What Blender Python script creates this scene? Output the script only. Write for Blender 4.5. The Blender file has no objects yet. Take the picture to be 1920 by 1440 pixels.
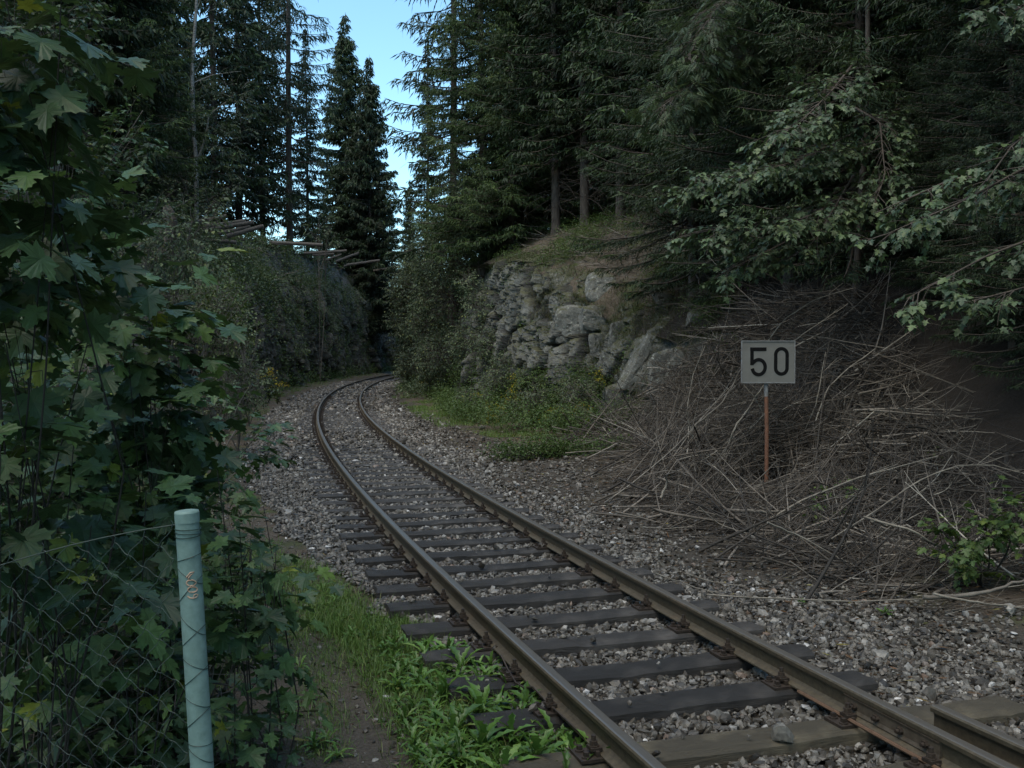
import bpy, math, random
import numpy as np
from math import radians, pi

sc = bpy.context.scene
# ------------------------------------------------------------------ camera, sky, sun, exposure
F = 1867.0                       # focal length in pixels of the 1920 px wide photograph
CZ = 2.04
PIT = math.atan(55 / F)
cam_d = bpy.data.cameras.new("camera")
cam_d.lens = 35.0; cam_d.sensor_width = 36.0; cam_d.clip_start = 0.05; cam_d.clip_end = 2000
cam = bpy.data.objects.new("camera", cam_d)
cam.location = (0, 0, CZ); cam.rotation_euler = (pi / 2 - PIT, 0, 0)
sc.collection.objects.link(cam); sc.camera = cam

SUN_EL, SUN_AZ = 62.0, 215.0     # soft light of a bright clouded sky
world = bpy.data.worlds.new("World"); sc.world = world; world.use_nodes = True
wn = world.node_tree; wn.nodes.clear()
sky = wn.nodes.new("ShaderNodeTexSky"); sky.sky_type = 'NISHITA'; sky.sun_disc = False
sky.sun_elevation = radians(SUN_EL); sky.sun_rotation = radians(SUN_AZ)
sky.air_density = 1.0; sky.dust_density = 0.6; sky.ozone_density = 0.7; sky.altitude = 500
bg = wn.nodes.new("ShaderNodeBackground"); bg.inputs[1].default_value = 0.12
wo = wn.nodes.new("ShaderNodeOutputWorld")
tint = wn.nodes.new("ShaderNodeMix"); tint.data_type = 'RGBA'; tint.blend_type = 'MULTIPLY'; tint.inputs[0].default_value = 1.0
tint.inputs[7].default_value = (.78, 1.0, .97, 1); wn.links.new(sky.outputs[0], tint.inputs[6]); wn.links.new(tint.outputs[2], bg.inputs[0]); wn.links.new(bg.outputs[0], wo.inputs[0])
sun_d = bpy.data.lights.new("sun", 'SUN'); sun_d.energy = 1.4; sun_d.angle = radians(60); sun_d.color = (1.0, 0.88, 0.70)
sun = bpy.data.objects.new("sun", sun_d); sc.collection.objects.link(sun)
sun.rotation_euler = (radians(90 - SUN_EL), 0, radians(180 - SUN_AZ))
sc.view_settings.view_transform = 'Standard'; sc.view_settings.look = 'None'
sc.view_settings.gamma = 1.0; sc.view_settings.exposure = 1.4
sc.render.engine = 'CYCLES'
sc.cycles.max_bounces = 5; sc.cycles.diffuse_bounces = 2; sc.cycles.transparent_max_bounces = 6

# ------------------------------------------------------------------ numeric helpers
rg = np.random.default_rng(7)
random.seed(11)

def _hash(ix, iy, iz, seed):
    with np.errstate(over='ignore'):
        h = (ix.astype(np.int64) * 374761393 + iy.astype(np.int64) * 668265263 + iz.astype(np.int64) * 2147483647 + seed * 974634777)
        h = (h ^ (h >> 13)) * 1274126177
        h = h ^ (h >> 16)
    return (h & 0xFFFFFF).astype(np.float64) / 0xFFFFFF

def vn(p, scale=1.0, seed=0):
    """value noise -1..1 of points (N,3)"""
    p = np.asarray(p, float) * scale
    i = np.floor(p); f = p - i; i = i.astype(np.int64); u = f * f * (3 - 2 * f)
    r = 0
    for dx in (0, 1):
        for dy in (0, 1):
            for dz in (0, 1):
                w = (u[:, 0] if dx else 1 - u[:, 0]) * (u[:, 1] if dy else 1 - u[:, 1]) * (u[:, 2] if dz else 1 - u[:, 2])
                r = r + w * _hash(i[:, 0] + dx, i[:, 1] + dy, i[:, 2] + dz, seed)
    return r * 2 - 1

def fbm(p, scale=1.0, seed=0, octv=3):
    r = 0; a = 1.0; t = 0
    for k in range(octv):
        r = r + a * vn(p, scale * 2 ** k, seed + k); t += a; a *= 0.5
    return r / t

def worley(p, scale, seed=0):
    """distance to nearest and second nearest feature point, and cell value"""
    p = np.asarray(p, float) * scale
    i = np.floor(p).astype(np.int64)
    d1 = np.full(len(p), 9.0); d2 = np.full(len(p), 9.0); cv = np.zeros(len(p))
    for dx in (-1, 0, 1):
        for dy in (-1, 0, 1):
            for dz in (-1, 0, 1):
                c = i + np.array([dx, dy, dz])
                fx = _hash(c[:, 0], c[:, 1], c[:, 2], seed + 1); fy = _hash(c[:, 0], c[:, 1], c[:, 2], seed + 2); fz = _hash(c[:, 0], c[:, 1], c[:, 2], seed + 3)
                q = c + np.stack([fx, fy, fz], 1)
                d = np.sqrt(((q - p) ** 2).sum(1))
                near = d < d1
                d2 = np.where(near, d1, np.minimum(d2, d)); d1 = np.where(near, d, d1)
                cv = np.where(near, _hash(c[:, 0], c[:, 1], c[:, 2], seed + 9), cv)
    return d1, d2, cv

def facets(p, scale, seed=0, tilt=.6):
    """fractured stone: every cell is its own tilted plane; returns relief and nearness to a crack"""
    p = np.asarray(p, float) * np.asarray(scale); i = np.floor(p).astype(np.int64)
    d1 = np.full(len(p), 9.0); d2 = np.full(len(p), 9.0); val = np.zeros(len(p))
    for dx in (-1, 0, 1):
        for dy in (-1, 0, 1):
            for dz in (-1, 0, 1):
                c = i + np.array([dx, dy, dz]); H = [_hash(c[:, 0], c[:, 1], c[:, 2], seed + k) for k in range(1, 8)]
                q = p - (c + np.stack(H[:3], 1)); d = np.sqrt((q ** 2).sum(1)); near = d < d1
                v = (H[3] - .5) + tilt * 2 * (q[:, 0] * (H[4] - .5) + q[:, 1] * (H[5] - .5) + .35 * q[:, 2] * (H[6] - .5))
                d2 = np.where(near, d1, np.minimum(d2, d)); d1 = np.where(near, d, d1); val = np.where(near, v, val)
    return val, d2 - d1

# ------------------------------------------------------------------ the track's centre line
DS = 0.25
SS = np.arange(-30, 260, DS)
KK = np.interp(SS, [0, 30, 60, 110], [.538, .379, .2865, .2865]) / 100
_i0 = int(30 / DS)
TH = np.cumsum(KK) * DS; TH = TH - TH[_i0] - .3257
CX = np.cumsum(np.sin(TH)) * DS; CX = CX - CX[_i0] + 2.092
CY = np.cumsum(np.cos(TH)) * DS; CY = CY - CY[_i0] + 2.5

def s2w(s, d, z=0.0):
    s = np.asarray(s, float); d = np.asarray(d, float)
    t = np.interp(s, SS, TH); x = np.interp(s, SS, CX) + d * np.cos(t); y = np.interp(s, SS, CY) - d * np.sin(t)
    return np.stack([x, y, np.broadcast_to(np.asarray(z, float), x.shape)], -1)

def w2s(x, y):
    x = np.asarray(x, float); y = np.asarray(y, float)
    s = np.clip(y - 2.5, -29, 255)
    for _ in range(12):
        t = np.interp(s, SS, TH); ex = x - np.interp(s, SS, CX); ey = y - np.interp(s, SS, CY)
        s = np.clip(s + 0.85 * (ex * np.sin(t) + ey * np.cos(t)), -29.9, 259)
    t = np.interp(s, SS, TH)
    return s, (x - np.interp(s, SS, CX)) * np.cos(t) - (y - np.interp(s, SS, CY)) * np.sin(t)

# cross sections: key s -> list of (d, z)
RKEY = {
 -30: [(1.5,-.06),(2.6,-.1),(5.6,.0),(7.5,.7),(9.0,1.6),(12,3.2),(25,7.5),(90,16)],
   4: [(1.5,-.06),(2.6,-.1),(5.0,.0),(7.0,.7),(9.0,1.8),(12,3.6),(25,8.5),(90,18)],
  11: [(1.5,-.06),(2.6,-.1),(6.0,.05),(7.6,.9),(9.2,2.3),(12,4.2),(25,9.5),(90,20)],
  16: [(1.5,-.06),(2.6,-.1),(6.6,.1),(7.8,1.2),(9.0,2.8),(11.5,4.6),(25,9.5),(90,20)],
  21: [(1.5,-.06),(2.6,-.1),(7.0,.1),(7.7,1.5),(8.3,2.5),(11.0,5.0),(25,9.5),(90,20)],
  25: [(1.5,-.06),(2.6,-.1),(7.3,.1),(7.7,1.5),(8.0,2.6),(10.5,5.5),(25,10),(90,20)],
  28: [(1.5,-.06),(2.6,-.1),(6.4,.1),(6.9,2.0),(7.4,3.7),(9.6,6.0),(25,11),(90,20)],
  31: [(1.5,-.06),(2.6,-.1),(5.6,.1),(6.0,3.0),(6.5,5.0),(8.5,6.1),(25,11.2),(90,20)],
  37: [(1.5,-.06),(2.6,-.1),(4.9,.1),(5.4,3.2),(6.0,5.7),(8.5,7.0),(25,12),(90,21)],
  57: [(1.5,-.06),(2.4,-.1),(4.1,.1),(4.8,3.2),(5.4,6.2),(8.0,8.2),(25,12.5),(90,22)],
  80: [(1.5,-.06),(2.2,-.1),(2.9,.1),(3.4,3.2),(4.0,6.2),(6.0,8.5),(25,12.5),(90,22)],
 110: [(1.5,-.06),(2.2,-.1),(2.6,.1),(3.0,3.2),(3.6,6.2),(5.5,8.5),(25,12.5),(90,22)],
 260: [(1.5,-.06),(2.2,-.1),(2.6,.1),(3.0,3.2),(3.6,6.2),(5.5,8.5),(25,12.5),(90,22)],
}
LKEY = {
 -30: [(1.4,-.06),(2.1,-.07),(4.5,.05),(6.5,.15),(9.0,.25),(12,.5),(25,2.),(90,6)],
   8: [(1.4,-.06),(2.1,-.07),(4.5,.05),(6.5,.3),(8.5,.9),(12,1.8),(25,3.5),(90,6)],
  16: [(1.4,-.06),(2.3,-.07),(4.0,.1),(5.2,1.0),(6.5,2.4),(8.5,3.6),(25,5.),(90,7)],
  25: [(1.4,-.06),(2.3,-.07),(3.7,.1),(4.4,1.8),(5.3,3.4),(7.0,4.8),(25,5.6),(90,7)],
  35: [(1.4,-.06),(2.3,-.07),(3.6,.1),(4.2,2.6),(4.8,4.6),(6.6,6.1),(25,6.6),(90,7)],
  48: [(1.4,-.06),(2.3,-.07),(4.0,.1),(4.4,3.4),(4.9,5.6),(7.0,7.7),(25,7.8),(90,7)],
  61: [(1.4,-.06),(2.3,-.07),(4.4,.1),(4.7,3.6),(5.1,6.0),(7.2,9.25),(25,8.9),(90,7)],
  74: [(1.4,-.06),(2.3,-.07),(4.4,.1),(4.7,3.9),(5.1,6.7),(7.0,10.1),(25,9.3),(90,7)],
  94: [(1.4,-.06),(2.3,-.07),(4.5,.1),(4.8,4.4),(5.1,7.4),(6.8,10.9),(25,9.8),(90,7)],
 114: [(1.4,-.06),(2.3,-.07),(4.7,.1),(5.0,4.5),(5.3,7.8),(6.9,11.3),(25,9.8),(90,7)],
 128: [(1.4,-.06),(2.3,-.07),(4.7,.1),(5.0,4.5),(5.3,7.4),(6.9,10.7),(25,9.4),(90,7)],
 260: [(1.4,-.06),(2.3,-.07),(4.7,.1),(5.0,4.2),(5.3,7.0),(6.9,9.4),(25,8.5),(90,7)],
}
def _keys(K):
    ks = np.array(sorted(K)); a = np.array([K[k] for k in sorted(K)], float)
    return ks, a
RK, RA = _keys(RKEY); LK, LA = _keys(LKEY)
def prof(side, s):
    ks, a = (RK, RA) if side > 0 else (LK, LA)
    return np.stack([np.stack([np.interp(s, ks, a[:, j, c]) for c in (0, 1)], -1) for j in range(a.shape[1])], 1)   # (N,8,2)

def ht(x, y):
    """height of the ground"""
    x = np.atleast_1d(np.asarray(x, float)); y = np.atleast_1d(np.asarray(y, float))
    s, d = w2s(x, y); z = np.full(x.shape, -.08)
    for side in (1, -1):
        m = (d * side) > 1.2
        if not m.any(): continue
        P = prof(side, s[m]); dd = np.abs(d[m]); zz = np.full(dd.shape, -.07)
        for j in range(P.shape[1] - 1):
            a = P[:, j]; b = P[:, j + 1]
            t = np.clip((dd - a[:, 0]) / (b[:, 0] - a[:, 0]), 0, 1)
            zz = np.where(dd >= a[:, 0], a[:, 1] + t * (b[:, 1] - a[:, 1]), zz)
        z[m] = zz
    ad = np.abs(d); w = np.clip((ad - 2.3) / 3.0, 0, 1)
    p = np.stack([x, y, np.zeros_like(x)], 1)
    z = z + w * (0.22 * fbm(p, .45, 3, 3)) + np.clip((ad - 1.3) * .6, 0, 1) * 0.025 * vn(p, 2.2, 8)
    return z
def ht1(x, y): return float(ht(x, y)[0])

def at(px, py, Yd):
    a = (px - 960) / F; b = -(py - 720) / F
    dy = math.cos(PIT) + b * math.sin(PIT); dz = -math.sin(PIT) + b * math.cos(PIT); t = Yd / dy
    return np.array([a * t, Yd, CZ + dz * t])
def hit(px, py, y0=3.0, y1=150.0):
    """where the line of sight meets the ground"""
    Y = np.concatenate([np.arange(y0, 40, .06), np.arange(40, y1, .2)])
    a = (px - 960) / F; b = -(py - 720) / F
    dy = math.cos(PIT) + b * math.sin(PIT); dz = -math.sin(PIT) + b * math.cos(PIT); t = Y / dy
    x = a * t; z = CZ + dz * t; g = ht(x, Y)
    k = np.nonzero(z <= g)[0]
    k = k[0] if len(k) else len(Y) - 1
    return np.array([x[k], Y[k], g[k]])

# ------------------------------------------------------------------ mesh accumulator
class Acc:
    def __init__(s): s.v = []; s.l = []; s.t = []; s.m = []; s.a = []; s.n = 0
    def add(s, verts, loops, totals, mat=0, attr=0.5):
        verts = np.asarray(verts, float).reshape(-1, 3); loops = np.asarray(loops, np.int64).ravel(); totals = np.asarray(totals, np.int64).ravel()
        s.v.append(verts); s.l.append(loops + s.n); s.t.append(totals)
        s.m.append(np.full(len(totals), mat, np.int64) if np.isscalar(mat) else np.asarray(mat))
        s.a.append(np.full(len(verts), attr, float) if np.isscalar(attr) else np.asarray(attr, float)); s.n += len(verts)
    def inst(s, proto, M, T, mat=0, attr=None):
        """merge N copies of proto (verts, faces) with matrices M (N,3,3) whose columns are the axes, offsets T (N,3)"""
        pv, loops, totals = proto; N = len(T)
        if N == 0: return
        V = np.einsum('nij,kj->nki', M, pv) + T[:, None, :]
        L = (loops[None, :] + (np.arange(N) * len(pv))[:, None]).ravel()
        if attr is None: attr = rg.random(N)
        s.add(V.reshape(-1, 3), L, np.tile(totals, N), mat, np.repeat(attr, len(pv)))
    def strips(s, A, B, W, mat=0, attr=None):
        """kite shaped quads from A to B of width W with a random roll"""
        A = np.asarray(A); B = np.asarray(B); N = len(A)
        if N == 0: return
        D = B - A; L = np.linalg.norm(D, axis=1, keepdims=True) + 1e-9; D = D / L
        R = rg.normal(size=(N, 3)); R -= (R * D).sum(1, keepdims=True) * D; R /= np.linalg.norm(R, axis=1, keepdims=True) + 1e-9
        Mid = A + (B - A) * .4; W = np.broadcast_to(np.asarray(W, float), (N,))[:, None] * .5
        V = np.stack([A, Mid - R * W, B, Mid + R * W], 1).reshape(-1, 3)
        if attr is None: attr = rg.random(N)
        s.add(V, np.arange(4 * N), np.full(N, 4), mat, np.repeat(attr, 4))
    def tube(s, P, r, sides=5, mat=0, attr=.5, cap=True, capmat=None):
        P = np.asarray(P, float); n = len(P); r = np.broadcast_to(np.asarray(r, float), (n,))
        T = np.gradient(P, axis=0); T /= np.linalg.norm(T, axis=1, keepdims=True) + 1e-9
        up = np.array([0, 0, 1.0]) if abs(T[0, 2]) < .9 else np.array([1.0, 0, 0])
        U = np.cross(np.broadcast_to(up, T.shape), T); U /= np.linalg.norm(U, axis=1, keepdims=True) + 1e-9
        Vv = np.cross(T, U); a = np.arange(sides) * 2 * pi / sides
        ring = P[:, None, :] + r[:, None, None] * (np.cos(a)[None, :, None] * U[:, None, :] + np.sin(a)[None, :, None] * Vv[:, None, :])
        i = np.arange(n - 1)[:, None] * sides; j = np.arange(sides)[None, :]; k = (j + 1) % sides
        q = np.stack([i + j, i + k, i + sides + k, i + sides + j], -1).reshape(-1)
        s.add(ring.reshape(-1, 3), q, np.full((n - 1) * sides, 4), mat, attr)
        if cap:
            cm = mat if capmat is None else capmat
            s.add(ring[0][::-1], np.arange(sides), [sides], cm, attr); s.add(ring[-1], np.arange(sides), [sides], cm, attr)
    def box(s, lo, hi, mat=0, attr=.5, M=None, T=None):
        x0, y0, z0 = lo; x1, y1, z1 = hi
        V = np.array([[x0,y0,z0],[x1,y0,z0],[x1,y1,z0],[x0,y1,z0],[x0,y0,z1],[x1,y0,z1],[x1,y1,z1],[x0,y1,z1]], float)
        if M is not None: V = V @ np.asarray(M).T
        if T is not None: V = V + np.asarray(T)
        s.add(V, [0,3,2,1, 4,5,6,7, 0,1,5,4, 1,2,6,5, 2,3,7,6, 3,0,4,7], [4]*6, mat, attr)
    def cyl(s, c, r, h, sides=8, mat=0, attr=.5, rot=0):
        a = np.arange(sides) * 2 * pi / sides + rot
        b = np.stack([c[0] + r * np.cos(a), c[1] + r * np.sin(a), np.full(sides, c[2])], 1); t = b + np.array([0, 0, h])
        j = np.arange(sides); k = (j + 1) % sides
        s.add(np.vstack([b, t]), np.concatenate([np.stack([j, k, k + sides, j + sides], 1).ravel(), j + sides, j[::-1]]), [4]*sides + [sides, sides], mat, attr)
    def mesh(s, name, mats, smooth=False):
        me = bpy.data.meshes.new(name)
        V = np.concatenate(s.v); L = np.concatenate(s.l); T = np.concatenate(s.t); Mi = np.concatenate(s.m); A = np.concatenate(s.a)
        me.vertices.add(len(V)); me.vertices.foreach_set("co", V.astype(np.float32).ravel())
        me.loops.add(len(L)); me.loops.foreach_set("vertex_index", L.astype(np.int32))
        me.polygons.add(len(T)); st = np.concatenate([[0], np.cumsum(T)[:-1]])
        me.polygons.foreach_set("loop_start", st.astype(np.int32)); me.polygons.foreach_set("loop_total", T.astype(np.int32))
        me.polygons.foreach_set("material_index", Mi.astype(np.int32))
        me.polygons.foreach_set("use_smooth", np.full(len(T), bool(smooth)))
        me.update(calc_edges=True)
        at_ = me.attributes.new("v", 'FLOAT', 'POINT'); at_.data.foreach_set("value", A.astype(np.float32))
        for m in mats: me.materials.append(m)
        return me
    def build(s, name, mats, parent=None, smooth=False):
        return link(name, s.mesh(name, mats, smooth), parent)

def link(name, me, parent=None, loc=None, rz=0):
    o = bpy.data.objects.new(name, me); sc.collection.objects.link(o)
    if parent is not None: o.parent = parent
    if loc is not None: o.location = [float(c) for c in loc]
    if rz: o.rotation_euler = (0, 0, rz)
    return o
def tag(o, label=None, cat=None, group=None, kind=None):
    if label: o['label'] = label
    if cat: o['category'] = cat
    if group: o['group'] = group
    if kind: o['kind'] = kind
    return o
def thing(name, label, cat, loc=(0, 0, 0), rz=0, group=None):
    o = bpy.data.objects.new(name, None); sc.collection.objects.link(o)
    o.empty_display_size = .1
    o.location = [float(c) for c in loc]; o.rotation_euler = (0, 0, rz)
    return tag(o, label, cat, group)
def copy_tree(o, parent=None):
    c = o.copy(); sc.collection.objects.link(c); c.parent = parent
    for ch in [k for k in CH.get(o.name, [])]: 
        copy_tree(ch, c)
    return c
CH = {}
def remember(o):
    """note the children of o, so that copies need no search"""
    CH[o.name] = [k for k in bpy.data.objects if k.parent == o]
    for k in CH[o.name]: remember(k)

def frames(D, N):
    """matrices whose columns are x=D, z~N"""
    D = D / (np.linalg.norm(D, axis=1, keepdims=True) + 1e-9)
    Y = np.cross(N, D); Y /= np.linalg.norm(Y, axis=1, keepdims=True) + 1e-9
    Z = np.cross(D, Y)
    return np.stack([D, Y, Z], -1)
def rotz(a):
    c, s = np.cos(a), np.sin(a); o = np.zeros_like(a)
    return np.stack([np.stack([c, -s, o], -1), np.stack([s, c, o], -1), np.stack([o, o, o + 1], -1)], 1)

# ------------------------------------------------------------------ materials
def mat_new(name):
    m = bpy.data.materials.new(name); m.use_nodes = True; nt = m.node_tree; nt.nodes.clear()
    out = nt.nodes.new("ShaderNodeOutputMaterial"); p = nt.nodes.new("ShaderNodeBsdfPrincipled")
    nt.links.new(p.outputs[0], out.inputs[0]); return m, nt, p, out
def ramp(nt, fac, stops):
    r = nt.nodes.new("ShaderNodeValToRGB"); e = r.color_ramp.elements
    e[0].position = stops[0][0]; e[0].color = (*stops[0][1], 1); e[1].position = stops[-1][0]; e[1].color = (*stops[-1][1], 1)
    for pos, c in stops[1:-1]:
        k = e.new(pos); k.color = (*c, 1)
    nt.links.new(fac, r.inputs[0]); return r.outputs[0]
def noise(nt, scale, detail=4, rough=.6, vec=None, dist=0):
    n = nt.nodes.new("ShaderNodeTexNoise"); n.inputs['Scale'].default_value = scale; n.inputs['Detail'].default_value = detail
    n.inputs['Roughness'].default_value = rough; n.inputs['Distortion'].default_value = dist
    if vec is not None: nt.links.new(vec, n.inputs['Vector'])
    return n.outputs[0]
def coords(nt, kind='Object', scale=None):
    t = nt.nodes.new("ShaderNodeTexCoord").outputs[kind]
    if scale:
        mp = nt.nodes.new("ShaderNodeMapping"); mp.inputs['Scale'].default_value = scale; nt.links.new(t, mp.inputs[0]); return mp.outputs[0]
    return t
def attr(nt, name='v'):
    a = nt.nodes.new("ShaderNodeAttribute"); a.attribute_name = name; return a.outputs['Fac']
def mixc(nt, fac, a, b, mode='MIX'):
    m = nt.nodes.new("ShaderNodeMix"); m.data_type = 'RGBA'; m.blend_type = mode
    for k, val in ((0, fac), (6, a), (7, b)):
        if hasattr(val, 'is_linked') or hasattr(val, 'links'): nt.links.new(val, m.inputs[k])
        elif k == 0: m.inputs[0].default_value = val
        else: m.inputs[k].default_value = (*val, 1)
    return m.outputs[2]
def math_(nt, op, a, b=0.0):
    m = nt.nodes.new("ShaderNodeMath"); m.operation = op
    for k, val in ((0, a), (1, b)):
        if hasattr(val, 'links'): nt.links.new(val, m.inputs[k])
        else: m.inputs[k].default_value = val
    return m.outputs[0]
def maprange(nt, v, a, b, c=0.0, d=1.0):
    m = nt.nodes.new("ShaderNodeMapRange"); nt.links.new(v, m.inputs[0])
    for k, x in zip((1, 2, 3, 4), (a, b, c, d)): m.inputs[k].default_value = x
    return m.outputs[0]
def bump(nt, p, h, strength=.5, dist=.02):
    b = nt.nodes.new("ShaderNodeBump"); b.inputs['Strength'].default_value = strength; b.inputs['Distance'].default_value = dist
    nt.links.new(h, b.inputs['Height']); nt.links.new(b.outputs[0], p.inputs['Normal'])
def simple(name, col, rough=.6, col2=None, scale=8, metal=0, bumps=.3, bd=.01, spec=.5, kind='Object', sc3=None):
    m, nt, p, _ = mat_new(name); c2 = col2 or tuple(x * .6 for x in col)
    n = noise(nt, scale, 6, .65, coords(nt, kind, sc3))
    nt.links.new(ramp(nt, n, [(.3, c2), (.7, col)]), p.inputs['Base Color'])
    p.inputs['Roughness'].default_value = rough; p.inputs['Metallic'].default_value = metal; p.inputs['Specular IOR Level'].default_value = spec
    if bumps: bump(nt, p, n, bumps, bd)
    return m
def leafmat(name, stops, rough=.45, trans=.25, spec=.5, vein=0):
    m, nt, p, out = mat_new(name)
    v = attr(nt); c = ramp(nt, v, stops)
    ob = nt.nodes.new("ShaderNodeObjectInfo").outputs['Random']
    br = maprange(nt, ob, 0, 1, .8, 1.15)
    c = mixc(nt, 1.0, c, nt_gray(nt, br), 'MULTIPLY')
    n = noise(nt, 30 if not vein else vein, 3, .6, coords(nt, 'Object'))
    c = mixc(nt, 1.0, c, nt_gray(nt, maprange(nt, n, .3, .7, .75, 1.2)), 'MULTIPLY')
    nt.links.new(c, p.inputs['Base Color']); p.inputs['Roughness'].default_value = rough; p.inputs['Specular IOR Level'].default_value = spec
    if vein: bump(nt, p, n, .35, .006)
    tr = nt.nodes.new("ShaderNodeBsdfTranslucent"); nt.links.new(mixc(nt, .35, c, (.08, .12, .02)), tr.inputs[0])
    mx = nt.nodes.new("ShaderNodeMixShader"); mx.inputs[0].default_value = trans
    nt.links.new(p.outputs[0], mx.inputs[1]); nt.links.new(tr.outputs[0], mx.inputs[2]); nt.links.new(mx.outputs[0], out.inputs[0])
    return m
def nt_gray(nt, f):
    c = nt.nodes.new("ShaderNodeCombineColor")
    for k in range(3): nt.links.new(f, c.inputs[k])
    return c.outputs[0]

M = {}
M['maple'] = leafmat("maple_leaf", [(0, (.028, .056, .024)), (.5, (.048, .092, .036)), (.955, (.080, .145, .042)), (.985, (.13, .19, .03)), (1, (.26, .27, .03))], .46, .2, .4, 45)
M['maple_r'] = leafmat("hanging_leaf", [(0, (.034, .058, .032)), (.6, (.056, .088, .044)), (.95, (.09, .13, .05)), (1, (.13, .17, .08))], .5, .2, .4)
M['shrub'] = leafmat("shrub_leaf", [(0, (.034, .056, .032)), (.5, (.078, .112, .058)), (.93, (.13, .17, .08)), (1, (.20, .22, .06))], .5, .25, .4)
M['weed'] = leafmat("weed_leaf", [(0, (.040, .070, .018)), (.7, (.070, .120, .030)), (1, (.12, .16, .03))], .5, .3, .4)
M['grass'] = leafmat("grass_blade", [(0, (.060, .11, .020)), (.7, (.10, .18, .030)), (.92, (.14, .22, .04)), (1, (.28, .26, .12))], .45, .3, .4)
M['drygrass'] = leafmat("dry_grass", [(0, (.038, .050, .018)), (.5, (.070, .080, .030)), (1, (.13, .115, .065))], .6, .3, .3)
M['dock'] = leafmat("broad_weed_leaf", [(0, (.065, .13, .025)), (.6, (.11, .22, .038)), (.9, (.17, .29, .06)), (1, (.25, .26, .08))], .38, .3, .5, 60)
M['needle'] = leafmat("spruce_needles", [(0, (.010, .018, .008)), (.6, (.022, .040, .015)), (.9, (.042, .072, .024)), (1, (.075, .12, .032))], .6, .12, .3)
M['needle_l'] = leafmat("pale_spruce_needles", [(0, (.018, .032, .012)), (.6, (.042, .070, .022)), (1, (.10, .145, .035))], .6, .15, .3)
M['yellow'] = leafmat("yellow_petal", [(0, (.35, .28, .01)), (1, (.6, .5, .03))], .6, .2, .3)
M['bark'] = simple("spruce_bark", (.10, .080, .065), .9, (.028, .022, .018), 14, bumps=.8, bd=.03, sc3=(1, 1, .25))
M['bark_g'] = simple("grey_bark", (.16, .14, .12), .85, (.06, .052, .045), 20, bumps=.5, bd=.01, sc3=(1, 1, .3))
M['birch'] = simple("birch_bark", (.42, .40, .37), .7, (.07, .065, .06), 9, bumps=.3, sc3=(1, 1, 3))
M['twig'] = simple("dead_twig", (.17, .15, .125), .8, (.060, .050, .040), 6, bumps=.2)
M['twig_b'] = simple("bleached_branch", (.28, .25, .205), .75, (.10, .085, .068), 6, bumps=.3)
M['stem'] = simple("green_stem", (.014, .012, .008), .8, (.006, .005, .004), 10, bumps=0)
M['cut'] = simple("cut_wood", (.45, .36, .23), .8, (.25, .19, .11), 20)

# rail steel: brown with a worn bright head
def rail_mat():
    m, nt, p, _ = mat_new("rusty_rail_steel")
    g = nt.nodes.new("ShaderNodeNewGeometry"); sep = nt.nodes.new("ShaderNodeSeparateXYZ"); nt.links.new(g.outputs['Normal'], sep.inputs[0])
    n = noise(nt, 30, 6, .7, coords(nt, 'Object')); n2 = noise(nt, 3, 4, .6, coords(nt, 'Object'))
    c = ramp(nt, n, [(.3, (.044, .035, .022)), (.7, (.105, .085, .054))])
    c = mixc(nt, maprange(nt, n2, .58, .78), c, (.115, .080, .050))
    top = maprange(nt, attr(nt), .85, .95)
    c2 = mixc(nt, top, c, (.21, .19, .165))
    nt.links.new(c2, p.inputs['Base Color']); nt.links.new(maprange(nt, top, 0, 1, .6, .38), p.inputs['Roughness'])
    nt.links.new(maprange(nt, top, 0, 1, .1, .65), p.inputs['Metallic']); bump(nt, p, n, .3, .004)
    return m
M['rail'] = rail_mat()
M['iron'] = simple("dark_rusty_iron", (.070, .050, .036), .6, (.022, .017, .014), 40, metal=.3, bumps=.4, bd=.004)
M['rust'] = simple("orange_rust", (.15, .085, .048), .85, (.08, .045, .026), 25, bumps=.4, bd=.003)
M['joint'] = simple("joint_bar_steel", (.13, .105, .075), .6, (.06, .045, .033), 25, metal=.2, bumps=.3, bd=.003)

def timber_mat(name, a, b, rough):
    m, nt, p, _ = mat_new(name)
    n = noise(nt, 6, 9, .75, coords(nt, 'Object', (.8, 22, 8)), .4); n2 = noise(nt, 3, 4, .6, coords(nt, 'Object'))
    ob = nt.nodes.new("ShaderNodeObjectInfo").outputs['Random']
    c = ramp(nt, n, [(.25, a), (.75, b)])
    c = mixc(nt, maprange(nt, n2, .5, .72), c, tuple(x * 1.5 for x in b))
    c = mixc(nt, 1.0, c, nt_gray(nt, maprange(nt, ob, 0, 1, .7, 1.35)), 'MULTIPLY')
    nt.links.new(c, p.inputs['Base Color']); nt.links.new(maprange(nt, n, .3, .7, rough, rough + .25), p.inputs['Roughness'])
    bump(nt, p, n, 1.0, .02); return m
M['timber'] = timber_mat("creosoted_sleeper_wood", (.008, .0075, .007), (.058, .052, .046), .5)
M['timber_b'] = timber_mat("weathered_brown_sleeper_wood", (.040, .034, .024), (.11, .092, .060), .6)

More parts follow.
